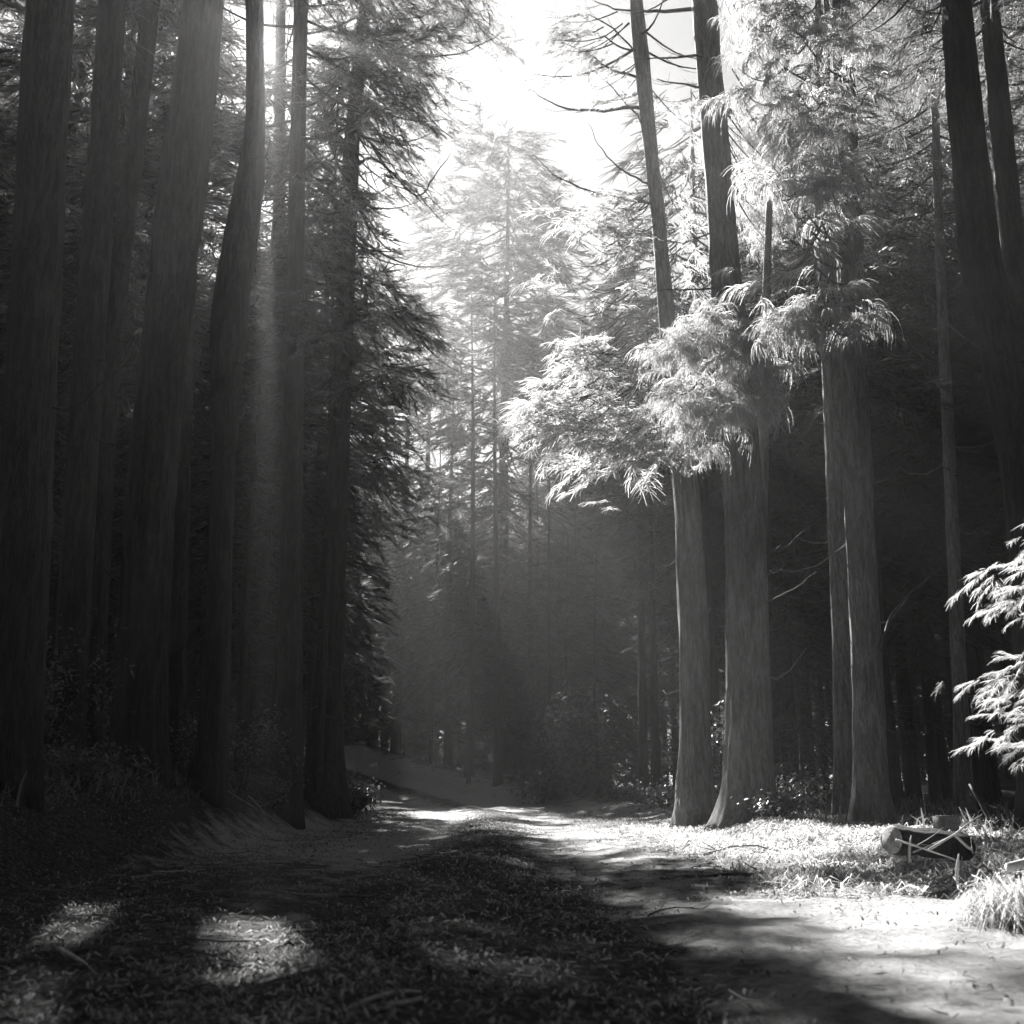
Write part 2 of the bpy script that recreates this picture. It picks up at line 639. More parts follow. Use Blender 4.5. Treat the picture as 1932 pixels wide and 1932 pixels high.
class Crown:
    def __init__(self):
        self.C, self.az, self.pi, self.s = [], [], [], []
        self.limbs = []          # (path, radii)

    def add(self, C, az, pi, s):
        self.C.append(C); self.az.append(az); self.pi.append(pi); self.s.append(s)

    def whorl(self, P, z0, z1, rmax, n, dens=9.0, shape=None, size=0.8, sides=None, droop=0.25, start=0.3):
        """limbs all round the trunk between z0 and z1"""
        for i in range(n):
            t = (i + rng.random()) / n
            z = z0 + (z1 - z0) * t
            L = rmax * (shape(t) if shape else (1 - t) ** 0.75) * rng.uniform(0.6, 1.1) + 0.25
            a = i * 2.399 + rng.normal() * 0.4
            if sides is not None:
                a = sides[0] + (rng.random() - 0.5) * sides[1]
            p0 = axis_at(P, z)
            p1 = p0 + np.array([math.cos(a) * L, math.sin(a) * L, -droop * L * rng.uniform(0.4, 1.4)])
            self.bough(p0, p1, dens, size, start, rad=0.012 + 0.010 * L)

    def bough(self, p0, p1, dens=9.0, size=0.8, start=0.3, rad=0.03, sag=0.1, lift=0.1, spread=0.22):
        L = float(np.linalg.norm(p1 - p0))
        path = limb_curve(p0, p1, sag * L, lift * L)
        self.limbs.append((path, np.linspace(rad, rad * 0.25, len(path))))
        n = max(2, int(L * (1 - start) * dens))
        t = start + (1 - start) * rng.random(n) ** 0.8
        ti = t * (len(path) - 1)
        C = np.stack([np.interp(ti, np.arange(len(path)), path[:, k]) for k in range(3)], -1)
        w = spread * L * (0.35 + 0.65 * np.sin(t * math.pi * 0.9))
        C += rng.normal(size=(n, 3)) * (w[:, None] + 0.08) * np.array([0.7, 0.7, 0.2])
        a0 = math.atan2(p1[1] - p0[1], p1[0] - p0[0])
        side = np.where(rng.random(n) < 0.5, 1, -1)
        az = a0 + side * np.abs(rng.normal(size=n)) * 0.75
        pi = rng.normal(size=n) * 0.3 - 0.2
        self.add(C, az, pi, size * rng.uniform(0.65, 1.25, n))

    def blob(self, P, px, py, rx, ry, Y, dy, n, dens=11, size=0.55, hang=0.15, rad=0.018, length=1.5):
        """boughs of one tree whose ends fill a mass of foliage"""
        for i in range(n):
            while True:
                v = rng.uniform(-1, 1, 3)
                if v @ v <= 1:
                    break
            Yp = Y + v[1] * dy
            e = at(px + v[0] * rx, py + v[2] * ry, Yp)
            z0 = np.clip(e[2] + rng.uniform(0.1, 0.9), P[0, 2] + 1.5, P[-1, 2])
            a = axis_at(P, z0)
            dv = e - a
            L = np.linalg.norm(dv)
            p0 = e - dv / max(L, 0.01) * min(L, length)
            p0[2] += 0.15 * min(L, length)
            if i % 3 == 0 and L > length:
                mid = limb_curve(a, p0, 0.06 * L, 0.0)
                self.limbs.append((mid, np.linspace(rad * 1.5, rad, len(mid))))
            self.bough(p0, e, dens, size, 0.1, rad, hang * 0.6, -0.02, spread=0.22)

    def sprays(self, carve=True, spots=True):
        C = np.concatenate(self.C); az = np.concatenate(self.az); pi = np.concatenate(self.pi); s = np.concatenate(self.s)
        if carve:
            dv = np.stack([np.cos(az), np.sin(az), -0.45 + 0 * az], -1) * s[:, None]
            m = ~(open_mask(C + dv * 0.1, spots) | open_mask(C + dv * 0.5, spots) | open_mask(C + dv * 1.0, spots) | open_mask(C + dv * 1.4, spots))
            C, az, pi, s = C[m], az[m], pi[m], s[m]
        return C, az, pi, s


def add_crown(root, crown, sp, kind, leaf, base, carve, spots, step=1, sides=5):
    """foliage and the thin boughs that carry it: one mesh"""
    V, F = emit(kind, *sp)
    br = MB()
    for path, rad in crown.limbs:
        if carve and open_mask(path[len(path) // 2:len(path) // 2 + 1], spots)[0] and rad[0] < 0.03:
            continue
        br.tube(path[::step], rad[::step], sides, cap=False)
    n2 = 0
    if br.V:
        V2, F2 = br.quads()
        F = np.concatenate([F, F2 + len(V)]); V = np.concatenate([V, V2]); n2 = len(F2)
    if len(V):
        mesh_obj('crown', V - base, F, leaf, root, mat2=TWIG, n2=n2)


def build_tree(name, label, P, crown=None, kind='mid', leaf=None, bark=None, carve=True, spots=True, group=None,
               stubs=0, sides=48, cat='tree', extra=None, flute=0.10, twins=(), crown2=None):
    base = P[0, :3].copy()
    base[2] += 0.15
    root = empty(name, base)
    tag(root, label, cat, group)
    tb = MB()
    tb.tube(P[:, :3], P[:, 3], sides, wob=0.10, flute=flute, seed=int(abs(base[0] * 37 + base[1] * 11)) % 97)
    if stubs:
        zt = min(P[-1, 2], 12)
        for i in range(stubs):
            z = rng.uniform(2.0, zt)
            a = rng.uniform(0, 6.28)
            p0 = axis_at(P, z)
            L = rng.uniform(0.5, 1.8)
            p1 = p0 + np.array([math.cos(a) * L, math.sin(a) * L, rng.uniform(-0.5, 0.3) * L])
            path = limb_curve(p0, p1, 0.15 * L, 0.12 * L)
            path[1:] += rng.normal(size=(len(path) - 1, 3)) * 0.025
            tb.tube(path, np.linspace(0.02, 0.005, len(path)), 5)
    tb.build('trunk', bark or BARK, root, base, True)
    for T in twins:
        t2 = MB(); t2.tube(T[:, :3], T[:, 3], sides, wob=0.10, seed=5)
        t2.build('stem', bark or BARK, root, base, True)
    for path, rad in extra or ():
        br = MB()
        path = path + rng.normal(size=path.shape) * 0.012
        br.tube(path, rad, 8, wob=0.2)
        for _ in range(4):                                   # twigs along the arm
            i = int(rng.integers(len(path) // 3, len(path)))
            L = rng.uniform(0.3, 0.9)
            a = rng.uniform(0, 6.28)
            e = path[i] + np.array([math.cos(a) * L, math.sin(a) * L * 0.5, rng.uniform(-0.4, 0.3) * L])
            br.tube(limb_curve(path[i], e, 0.1 * L, 0.1 * L, 5), np.linspace(rad[i] * 0.4, 0.003, 5), 5)
        br.build('branch', TWIG, root, base, True)
    if crown2 is not None:
        add_crown(root, crown2, crown2.sprays(False), kind, leaf or LEAF, base, False, False)
    if crown is not None and crown.C:
        add_crown(root, crown, crown.sprays(carve, spots), kind, leaf or LEAF, base, carve, spots)
    return root


# ---------------------------------------------------------------- lit boughs on the right: keep their light free
def spot(px, py, Y, rx, ry):
    P = at(px, py, Y)[None]
    SPOTS.append((q_of(P)[0], (rx * 1.2, ry * 1.2)))


for px, py, Y, rx, ry in [(1120, 480, 20, 1.4, 2.4), (1180, 640, 20, 1.8, 2.4), (1080, 740, 19.3, 1.4, 2.0), (1200, 800, 19.4, 1.4, 2.0), (1150, 860, 19.4, 1.1, 1.6),
                          (1355, 640, 18.5, 1.3, 2.2), (1330, 760, 18.5, 1.3, 2.2), (1390, 730, 18.5, 1.0, 1.6),
                          (1500, 380, 16, 1.3, 1.8), (1530, 570, 16, 0.9, 1.5), (1540, 130, 16, 1.4, 1.6), (1480, 40, 16, 1.6, 1.4),
                          (1900, 1100, 9, 0.6, 1.0), (1900, 1330, 9, 0.6, 1.0), (1900, 640, 11, 0.6, 1.0)]:
    spot(px, py, Y, rx, ry)
spot(512, 590, 19, 0.45, 0.7)

cone = lambda t: (1 - t) ** 0.7
full = lambda t: 0.55 + 0.45 * math.sin(min(1, t * 1.3) * 2.6)


def extend(P, ztop):
    """carry the trunk on above the picture, tapering"""
    last = P[-1]
    d = P[-1, :3] - P[-4, :3]
    d = d / d[2]
    n = max(2, int((ztop - last[2]) / 0.8))
    t = np.linspace(0, 1, n + 1)[1:]
    zz = last[2] + (ztop - last[2]) * t
    add = np.stack([last[0] + d[0] * 0.6 * (zz - last[2]), last[1] + 0 * zz, zz, last[3] * (1 - 0.85 * t)], -1)
    return np.vstack([P, add])


# ---------------------------------------------------------------- left row of trees
# rows: (px, py, width)
def left_tree(name, label, rows, Y, ztop, crown=None, **kw):
    P = extend(trunk_from_px(rows, Y, kw.pop('flare', 1.15)), ztop)
    c = Crown()
    if crown:
        crown(c, P)
    airy = kw.pop('airy', None)
    if airy:
        kw['crown2'] = Crown()
        airy(kw['crown2'], P)
    return build_tree(name, label, P, c if c.C else None, **kw)


UP = dict(dens=8, size=0.95)
left_tree('cedar_tree', 'nearly black cedar trunk at the left edge of the picture', [(20, 1480, 100), (34, 1300, 92), (60, 700, 88), (95, 0, 84)], 11, 19,
          lambda c, P: c.whorl(P, 13, 18.5, 2.4, 34, shape=full, **UP), stubs=6)
left_tree('cedar_tree', 'dim upright cedar second from the left edge of the wood', [(118, 1480, 66), (132, 1300, 60), (160, 800, 54), (212, 0, 50)], 15, 22,
          lambda c, P: c.whorl(P, 14, 21.5, 2.4, 36, shape=full, **UP), stubs=6)
left_tree('cedar_tree', 'slender dark cedar just left of the thickest left trunk', [(168, 1480, 44), (176, 1300, 40), (206, 700, 36), (285, 0, 32)], 18, 22,
          lambda c, P: c.whorl(P, 15.5, 21.5, 2.1, 30, shape=full, **UP), stubs=8)
left_tree('cedar_tree', 'thickest dark trunk of the left row, leaning to the right', [(258, 1500, 116), (262, 1380, 98), (274, 1100, 90), (298, 760, 84), (326, 500, 84), (352, 300, 88), (386, 0, 72)], 16, 22,
          lambda c, P: c.whorl(P, 16, 21, 2.4, 32, shape=full, **UP), stubs=7)
left_tree('cedar_tree', 'thin straight cedar close behind the thickest left trunk', [(330, 1480, 40), (334, 1300, 34), (345, 900, 29), (352, 640, 25), (372, 300, 20)], 21, 20.5,
          lambda c, P: c.whorl(P, 15, 20, 1.8, 30, shape=full, **UP), stubs=8)
left_tree('cedar_tree', 'crooked trunk that bends right below the sun glare', [(388, 1500, 72), (402, 1400, 56), (410, 1250, 48), (418, 980, 44), (425, 800, 44), (428, 700, 60), (430, 620, 68), (438, 540, 64), (456, 450, 62), (471, 350, 52), (480, 270, 36), (483, 190, 34), (481, 90, 33), (480, 0, 33)], 17, 21,
          lambda c, P: c.whorl(P, 16, 20.5, 2.3, 34, shape=full, **UP), stubs=5)
# forked trunk: one trunk, two stems
Pf = trunk_from_px([(500, 1500, 66), (503, 1400, 56), (506, 1100, 54), (508, 880, 58)], 33, 1.2)
s1 = resample(np.array([list(at(503, 890, 33)) + [0.330], list(at(490, 800, 33)) + [0.270], list(at(489, 640, 33)) + [0.225], list(at(486, 500, 33)) + [0.165], list(at(480, 380, 33)) + [0.090], list(at(474, 300, 33)) + [0.045]]), 0.35)
s2 = resample(np.array([list(at(512, 890, 33)) + [0.330], list(at(524, 800, 33)) + [0.270], list(at(524, 640, 33)) + [0.240], list(at(527, 300, 33)) + [0.195], list(at(530, 0, 33)) + [0.165], list(at(534, -260, 33)) + [0.120]]), 0.35)
c = Crown(); c.whorl(s2, 16, 27, 2.0, 40, shape=full, dens=6, size=0.8)
build_tree('forked_cedar_tree', 'forked cedar whose two stems part halfway up behind the crooked trunk', Pf, c, stubs=3, twins=(s1, s2))


def crown_H(c, P):
    c.whorl(P, 11, 24.5, 2.3, 46, shape=full, dens=6, size=0.75)
    c.blob(P, 512, 590, 34, 60, 19, 0.5, 7, size=0.45, dens=13)


left_tree('cedar_tree', 'straight slim trunk with a lit hanging spray, right of the fork', [(540, 1500, 60), (545, 1400, 48), (549, 1100, 42), (552, 800, 36), (556, 600, 33), (561, 300, 29), (568, 0, 26)], 20.5, 25,
          crown_H, stubs=8, spots=SPOTS[:15])


def crown_I(c, P):
    c.whorl(P, 19, 25, 3.0, 40, shape=full, dens=7.5, size=0.85)
    c.whorl(P, 10, 20, 2.4, 36, shape=full, dens=5.5, size=0.7, sides=(3.3, 3.2))
    c.whorl(P, 10.5, 20, 2.6, 26, shape=full, dens=5, size=0.6)
    # masses that hang out over the lane
    for b in [(730, 470, 70, 60, 27, 1.5, 16), (800, 540, 75, 70, 28, 1.8, 18), (760, 640, 90, 70, 27, 1.8, 26), (835, 660, 50, 75, 27, 1.2, 12), (790, 760, 85, 70, 28, 1.6, 22),
              (720, 850, 65, 70, 26, 1.2, 13), (810, 880, 60, 70, 29, 1.2, 12), (700, 980, 50, 70, 26, 1.0, 9), (780, 980, 50, 60, 29, 1.0, 8),
              (700, 1250, 50, 60, 27, 1.0, 7), (865, 560, 35, 25, 28, 0.6, 5), (850, 430, 30, 25, 28, 0.6, 4), (895, 700, 25, 25, 28, 0.6, 4)]:
        c.blob(P, *b[:6], max(3, int(b[6] * 0.55)), size=0.55, dens=7, length=1.8)


def airy_I(c, P):
    for b in [(640, 90, 60, 80, 26, 1.5, 9), (740, 60, 55, 60, 27, 1.5, 9), (800, 190, 60, 55, 28, 1.5, 9), (700, 230, 70, 80, 26, 1.5, 10), (860, 60, 45, 55, 29, 1.0, 8),
              (770, 300, 50, 50, 27, 1.0, 6), (640, 330, 50, 70, 26, 1.0, 6), (870, 250, 25, 50, 28, 0.6, 5), (940, 70, 35, 50, 29, 0.8, 6), (930, 10, 40, 30, 29, 0.8, 5), (820, 380, 40, 30, 28, 0.8, 4)]:
        c.blob(P, *b, size=0.45, dens=7, length=2.0)


def arm(P, pts, Y, r0, r1):
    pp = np.array([at(px, py, Y + k * 0.25) for k, (px, py) in enumerate(pts)])
    pp = resample(pp, 0.2)
    return pp, np.linspace(r0, r1, len(pp))


left_tree('cedar_tree', 'rightmost trunk of the left row, boughs hanging over the lane', [(608, 1500, 92), (614, 1430, 66), (622, 1250, 50), (634, 950, 42), (645, 700, 37), (655, 480, 33), (663, 280, 29), (680, 80, 24), (690, 0, 22)], 25, 25,
          crown_I, stubs=6, airy=airy_I,
          extra=[arm(None, [(662, 320), (700, 290), (745, 330), (790, 380), (812, 345), (850, 290)], 25, 0.045, 0.012),
                 arm(None, [(668, 180), (720, 95), (790, 110), (880, 100), (950, 60)], 25, 0.05, 0.01),
                 arm(None, [(655, 520), (700, 525), (740, 540)], 25, 0.03, 0.012),
                 arm(None, [(655, 470), (690, 560), (700, 640), (760, 690)], 25, 0.03, 0.012)])

# ---------------------------------------------------------------- right-hand trees
# slender leaning tree with the bright mass of boughs
P1 = trunk_from_px([(1315, 1540, 78), (1312, 1440, 60), (1309, 1200, 55), (1298, 950, 50), (1280, 800, 40), (1263, 680, 32), (1255, 560, 30), (1243, 420, 27), (1232, 320, 25), (1219, 200, 27), (1208, 80, 30), (1203, 30, 26)], 21.5, 1.2)
P1 = extend(P1, 23)
c = Crown()
for b in [(1150, 420, 60, 50, 20.5, 1.2, 13), (1100, 520, 60, 45, 19.8, 1.2, 13), (1190, 540, 80, 60, 20.3, 1.4, 15), (1110, 650, 75, 50, 19.5, 1.2, 12), (1045, 750, 70, 45, 19.2, 1.0, 10),
          (1150, 750, 100, 60, 19.6, 1.4, 16), (1240, 780, 60, 55, 19.2, 0.8, 9), (1120, 840, 70, 40, 19.3, 0.8, 8), (1190, 880, 50, 45, 19.6, 0.7, 7), (1200, 640, 50, 60, 20.6, 0.8, 7),
          (1260, 470, 70, 60, 22.4, 0.8, 9), (1160, 930, 35, 40, 19.5, 0.5, 4), (1100, 430, 50, 40, 20, 0.8, 9), (1170, 480, 60, 45, 20.2, 0.9, 12), (1120, 570, 60, 40, 19.6, 0.8, 11), (1180, 370, 50, 35, 20.6, 0.8, 7), (1060, 640, 45, 35, 19.3, 0.6, 6), (1290, 560, 40, 40, 20, 0.5, 5), (1010, 790, 30, 25, 19, 0.4, 3), (1080, 590, 40, 30, 19.6, 0.6, 4)]:
    c.blob(P1, *b, size=0.6, dens=6.5, length=1.5, hang=0.3)
for b in [(1160, 290, 60, 50, 22, 1.0, 6), (1090, 120, 60, 70, 21.5, 1.0, 6), (1160, 160, 60, 80, 22, 1.0, 7), (1270, 250, 60, 90, 22.5, 1.0, 9), (1270, 80, 50, 70, 22.5, 1.0, 7), (1030, 60, 40, 50, 21, 0.8, 4), (1290, 400, 40, 60, 22.6, 0.8, 6)]:
    c.blob(P1, *b, size=0.42, dens=8, length=1.4)
c.whorl(P1, 17, 22.5, 2.2, 24, shape=cone, dens=7, size=0.7)
ex = [arm(None, pts, 21.5, r0 * 0.8, 0.006) for pts, r0 in [
    ([(1222, 200), (1160, 205), (1080, 210), (1030, 190), (1000, 165)], 0.055),
    ([(1232, 385), (1180, 375), (1110, 362), (1050, 335), (1005, 290)], 0.05),
    ([(1230, 350), (1170, 320), (1130, 280), (1110, 230)], 0.035),
    ([(1215, 150), (1150, 130), (1110, 100), (1060, 80)], 0.04),
    ([(1305, 18), (1200, 22), (1140, 12), (1100, -8)], 0.06),
    ([(1212, 115), (1160, 55), (1100, 20), (1040, 50)], 0.03),
    ([(1220, 240), (1160, 170), (1120, 130)], 0.03)]]
build_tree('slender_cedar_tree', 'slender leaning cedar with long bare arms and a big sunlit mass of boughs', P1, c, 'mid', LEAF_SUNLIT, BARK_LIT, spots=[(c_, (r_[0] * 0.7, r_[1] * 0.7)) for c_, r_ in SPOTS[5:15]], extra=ex, stubs=6)

# thick tree beside it, dark above, hazy below
P2 = trunk_from_px([(1415, 1572, 118), (1413, 1500, 92), (1411, 1300, 80), (1408, 1000, 76), (1395, 800, 68), (1378, 620, 60), (1368, 500, 56), (1352, 300, 50), (1340, 150, 47), (1329, 0, 46)], 19.5, 1.3)
P2 = extend(P2, 23)
tw = resample(np.array([list(at(1432, 1080, 19.7)) + [0.10], list(at(1438, 900, 19.9)) + [0.12], list(at(1441, 700, 20)) + [0.10], list(at(1447, 520, 20)) + [0.08], list(at(1452, 380, 20)) + [0.06]]), 0.35)
c = Crown()
for b in [(1350, 615, 105, 45, 18, 0.9, 10), (1310, 720, 95, 60, 18, 1.0, 11), (1400, 690, 75, 60, 18, 0.8, 9), (1290, 800, 35, 40, 18.4, 0.5, 5), (1390, 750, 22, 35, 17.6, 0.3, 4), (1360, 580, 50, 25, 18, 0.5, 5), (1430, 620, 40, 30, 18.3, 0.5, 4), (1270, 640, 35, 30, 18.2, 0.5, 4), (1440, 700, 25, 30, 18, 0.4, 3), (1410, 760, 20, 25, 17.8, 0.3, 2)]:
    c.blob(P2, *b, size=0.52, dens=8, hang=0.35, length=1.1)
for b in [(1450, 250, 70, 90, 21, 1.0, 12), (1410, 100, 60, 90, 21, 1.0, 10), (1440, 420, 40, 50, 21, 0.8, 5)]:
    c.blob(P2, *b, size=0.5, dens=11, length=1.4)
c.whorl(P2, 17.5, 22.5, 2.3, 26, shape=full, dens=8, size=0.75)
ex = [arm(None, pts, 19.3, r0, 0.01) for pts, r0 in [
    ([(1345, 168), (1290, 160), (1240, 150)], 0.03), ([(1330, 105), (1270, 108), (1220, 110)], 0.03),
    ([(1368, 545), (1300, 545), (1240, 550)], 0.025), ([(1440, 1045), (1480, 1035), (1540, 985)], 0.02),
    ([(1445, 1140), (1500, 1110), (1540, 1080)], 0.018), ([(1440, 1060), (1460, 1075), (1520, 1080)], 0.015)]]
build_tree('thick_cedar_tree', 'thickest trunk of the right side, black above and hazy grey below, rooted by the verge', P2, c, 'tassel', LEAF_SUNLIT, BARK_LIT, spots=[(c_, (r_[0] * 0.8, r_[1] * 0.8)) for c_, r_ in SPOTS[8:15]], extra=ex, twins=(tw,), stubs=7)

# paired stems
P3 = trunk_from_px([(1648, 1588, 78), (1643, 1500, 64), (1638, 1300, 56), (1622, 1000, 52), (1612, 700, 50), (1603, 450, 46), (1597, 250, 40), (1590, 60, 36)], 17.5, 1.25)
P3 = extend(P3, 22)
c = Crown()
for b in [(1480, 330, 55, 40, 16, 0.6, 10), (1520, 390, 90, 55, 16, 0.9, 13), (1560, 300, 50, 50, 16, 0.7, 9), (1450, 420, 35, 35, 16, 0.5, 5),
          (1510, 540, 35, 35, 15.6, 0.4, 7), (1550, 570, 35, 45, 15.6, 0.4, 8), (1500, 590, 30, 35, 15.6, 0.3, 5),
          (1480, 30, 90, 40, 16, 0.8, 8), (1580, 50, 90, 50, 16, 0.8, 7), (1560, 150, 70, 40, 16, 0.7, 5), (1520, 220, 70, 40, 16.5, 0.7, 8), (1440, 150, 60, 50, 16.5, 0.6, 4), (1620, 150, 50, 50, 16.5, 0.6, 3), (1420, 470, 40, 40, 16.3, 0.5, 5)]:
    c.blob(P3, *b[:6], int(b[6] * 1.1), size=0.6, dens=5.5, hang=0.45, length=1.0)
c.whorl(P3, 16.5, 21.5, 2.2, 24, shape=full, dens=8, size=0.75)
ex = [arm(None, pts, 17.2, r0, 0.008) for pts, r0 in [([(1600, 320), (1560, 300), (1520, 330)], 0.03), ([(1632, 360), (1600, 380), (1570, 370)], 0.02),
                                                       ([(1662, 1230), (1670, 1180), (1690, 1150), (1730, 1105), (1785, 1062)], 0.03)]]
build_tree('paired_cedar_tree', 'right stem of the close pair of trunks, hung with bright tassels', P3, c, 'tassel', LEAF_SUNLIT, BARK_LIT, extra=ex, spots=SPOTS[12:15], stubs=6)
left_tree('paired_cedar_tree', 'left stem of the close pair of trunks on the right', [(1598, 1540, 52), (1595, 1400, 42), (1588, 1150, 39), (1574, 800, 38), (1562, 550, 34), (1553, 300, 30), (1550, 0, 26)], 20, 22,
          lambda c, P: c.whorl(P, 17, 21.5, 2.1, 24, shape=full, dens=8, size=0.75), bark=BARK_LIT, stubs=10, kind='mid')
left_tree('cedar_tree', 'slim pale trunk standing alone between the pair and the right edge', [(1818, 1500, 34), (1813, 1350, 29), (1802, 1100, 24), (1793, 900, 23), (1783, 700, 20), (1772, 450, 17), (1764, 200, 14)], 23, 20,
          lambda c, P: c.whorl(P, 13, 19.5, 1.9, 30, shape=full, dens=8, size=0.8), bark=BARK_LIT, stubs=8)


def crown_R5(c, P):
    c.whorl(P, 11, 20, 2.4, 34, shape=full, dens=8, size=0.8)
    for b in [(1905, 640, 40, 45, 11, 0.4, 6), (1860, 110, 80, 100, 12.5, 0.9, 16), (1720, 120, 80, 110, 13, 0.8, 14), (1730, 260, 60, 60, 13, 0.8, 6)]:
        c.blob(P, *b, size=0.45, dens=13, hang=0.25, length=0.9)


left_tree('cedar_tree', 'broad black trunk leaning in from the right edge', [(1975, 1600, 100), (1962, 1300, 84), (1935, 900, 78), (1885, 620, 76), (1850, 500, 72), (1830, 300, 64), (1812, 100, 58), (1805, 0, 54)], 13, 20,
          crown_R5, stubs=5, kind='tassel', spots=SPOTS[8:14])
left_tree('cedar_tree', 'dark trunk in the upper right corner, half hidden by the broad black one', [(2010, 1580, 60), (1985, 1200, 52), (1950, 800, 48), (1915, 500, 44), (1890, 260, 40), (1872, 60, 36)], 17, 20,
          lambda c, P: c.whorl(P, 14, 19.5, 2.2, 30, shape=full, dens=8, size=0.85), stubs=5)

# young cedar outside the right edge: only its lit boughs reach into the picture
Py = np.array([[4.75 + 0.02 * k, 8.9, Hs(4.75, 8.9) - 0.1 + k * 0.5, 0.07 - 0.007 * k] for k in range(10)])
c = Crown()
for b in [(1915, 1030, 45, 14, 9, 0.3, 4), (1890, 1085, 45, 14, 9, 0.3, 4), (1905, 1130, 40, 14, 9, 0.3, 3), (1920, 1160, 30, 12, 9, 0.3, 2), (1910, 1240, 40, 14, 8.8, 0.3, 4), (1880, 1290, 50, 14, 8.8, 0.3, 5),
          (1895, 1335, 50, 16, 8.8, 0.3, 5), (1890, 1375, 45, 14, 8.8, 0.3, 4), (1915, 1420, 30, 14, 8.9, 0.3, 3)]:
    c.blob(Py, *b[:6], max(2, b[6] // 2), size=0.2, dens=13, hang=0.15, length=0.5, rad=0.006)
build_tree('young_cedar_tree', 'young cedar at the right edge reaching bright boughs over the verge', Py, c, 'near', LEAF_SUNLIT, TWIG, carve=False, sides=10, flute=0)

# ---------------------------------------------------------------- tall tree at the end of the lane and its neighbours
def generic(seed, height, base_r, crown0, rmax, nl, dens, size, kind, leaf, bare=0, shape=None):
    """prototype at the origin; returns (trunk mesh, branches mesh, crown mesh)"""
    global rng
    keep = rng
    rng = np.random.default_rng(seed)
    n = int(height / 0.9)
    t = np.linspace(0, 1, n)
    ph = rng.uniform(0, 6.28, 2)
    P = np.stack([0.12 * np.sin(t * 4 + ph[0]) - 0.12 * math.sin(ph[0]), 0.12 * np.sin(t * 3 + ph[1]) - 0.12 * math.sin(ph[1]), -0.3 + height * t, base_r * (1 - 0.9 * t) * (1 + 0.35 * np.exp(-t * height / 0.6))], -1)
    c = Crown()
    c.whorl(P, crown0, height - 0.4, rmax, nl, dens=dens, size=size, shape=shape or (lambda u: 0.45 + 0.55 * math.sin(min(1.0, 0.25 + u * 0.9) * 3.0)), droop=0.3)
    for i in range(bare):
        z = rng.uniform(1.8, crown0 + 2)
        a = rng.uniform(0, 6.28); L = rng.uniform(0.6, 1.8)
        p0 = axis_at(P, z)
        c.limbs.append((limb_curve(p0, p0 + np.array([math.cos(a) * L, math.sin(a) * L, -0.2 * L]), 0.1 * L, 0.2 * L), np.linspace(0.018, 0.005, 7)))
    root = empty('distant_cedar_tree', (0, 0, 0))
    tb = MB(); tb.tube(P[:, :3], P[:, 3], 10, wob=0.05)
    tb.build('trunk', BARK, root, None, True)
    add_crown(root, c, c.sprays(False), kind, leaf, np.zeros(3), False, False, 2, 4)
    rng = keep
    return root


protos = [generic(101, 24, 0.24, 7.0, 2.9, 85, 4.2, 1.15, 'far', LEAF_FAR, 10),
          generic(102, 27, 0.28, 9.0, 3.2, 90, 4.2, 1.2, 'far', LEAF_FAR, 10),
          generic(103, 21, 0.19, 5.0, 2.6, 80, 4.4, 1.1, 'far', LEAF_FAR, 10),
          generic(104, 25, 0.22, 11.0, 3.0, 70, 4.4, 1.15, 'far', LEAF_FAR, 14),
          generic(105, 30, 0.36, 3.5, 4.3, 200, 5.0, 1.2, 'far', LEAF_FAR, 0, lambda u: 0.12 + 0.85 * (1 - u ** 3.2) ** 0.6),
          generic(106, 11, 0.11, 0.9, 1.9, 60, 5.0, 0.9, 'far', LEAF_FAR, 0),
          generic(107, 20, 0.10, 10.0, 1.7, 40, 4.5, 0.9, 'far', LEAF_FAR, 22)]
used = [False] * len(protos)


def copy_tree(root):
    r = root.copy(); col.objects.link(r)
    for ch in root.children:
        d = ch.copy(); col.objects.link(d); d.parent = r
    return r


def place(k, x, y, rz, s, label, group=None, name=None, cat='tree'):
    r = copy_tree(protos[k]) if used[k] else protos[k]
    used[k] = True
    r.location = (x, y, Hs(x, y))
    r.rotation_euler = (0, 0, rz)
    r.scale = (s, s, s)
    if name:
        r.name = name
    for key in ('label', 'group', 'category'):
        if key in r:
            del r[key]
    tag(r, label, cat, group)
    if group is None:
        named.append(r)
    return r


named = []


def open_crown(r):
    """give a placed tree its own crown, thinned where the openings pass"""
    bpy.context.view_layer.update()
    for ch in r.children:
        if not ch.name.startswith('crown'):
            continue
        me = ch.data
        n = len(me.vertices)
        V = np.empty(n * 3, np.float32); me.vertices.foreach_get('co', V); V = V.reshape(-1, 3)
        F = np.empty(len(me.loops), np.int32); me.loops.foreach_get('vertex_index', F); F = F.reshape(-1, 4)
        mi = np.empty(len(F), np.int32); me.polygons.foreach_get('material_index', mi)
        a, s_ = r.rotation_euler[2], r.scale[0]
        W = V * s_
        W = np.stack([W[:, 0] * math.cos(a) - W[:, 1] * math.sin(a) + r.location[0], W[:, 0] * math.sin(a) + W[:, 1] * math.cos(a) + r.location[1], W[:, 2] + r.location[2]], -1)
        m = ~open_mask(W[F[:, 0]])
        F = F[m]
        u, inv = np.unique(F.ravel(), return_inverse=True)
        nm = ch.name
        new = mesh_obj('crown', V[u], inv.reshape(-1, 4), LEAF_FAR, r, mat2=TWIG, n2=int(mi[m].sum()))
        bpy.data.objects.remove(ch)
    return r


def shades_open(x, y, z0, z1, rad):
    """would a crown here close one of the openings?"""
    z = np.linspace(z0, z1, 24)
    for dx in (-rad, 0, rad):
        P = np.stack([x + dx + 0 * z, y + 0 * z, z], -1)
        q = q_of(P)
        for poly in OPEN[:5] + OPEN[7:]:
            if in_poly(q, poly).any():
                return True
        for (c_, r_) in SPOTS:
            if (((q[:, 0] - c_[0]) / r_[0]) ** 2 + ((q[:, 1] - c_[1]) / r_[1]) ** 2 < 1).any():
                return True
    return False


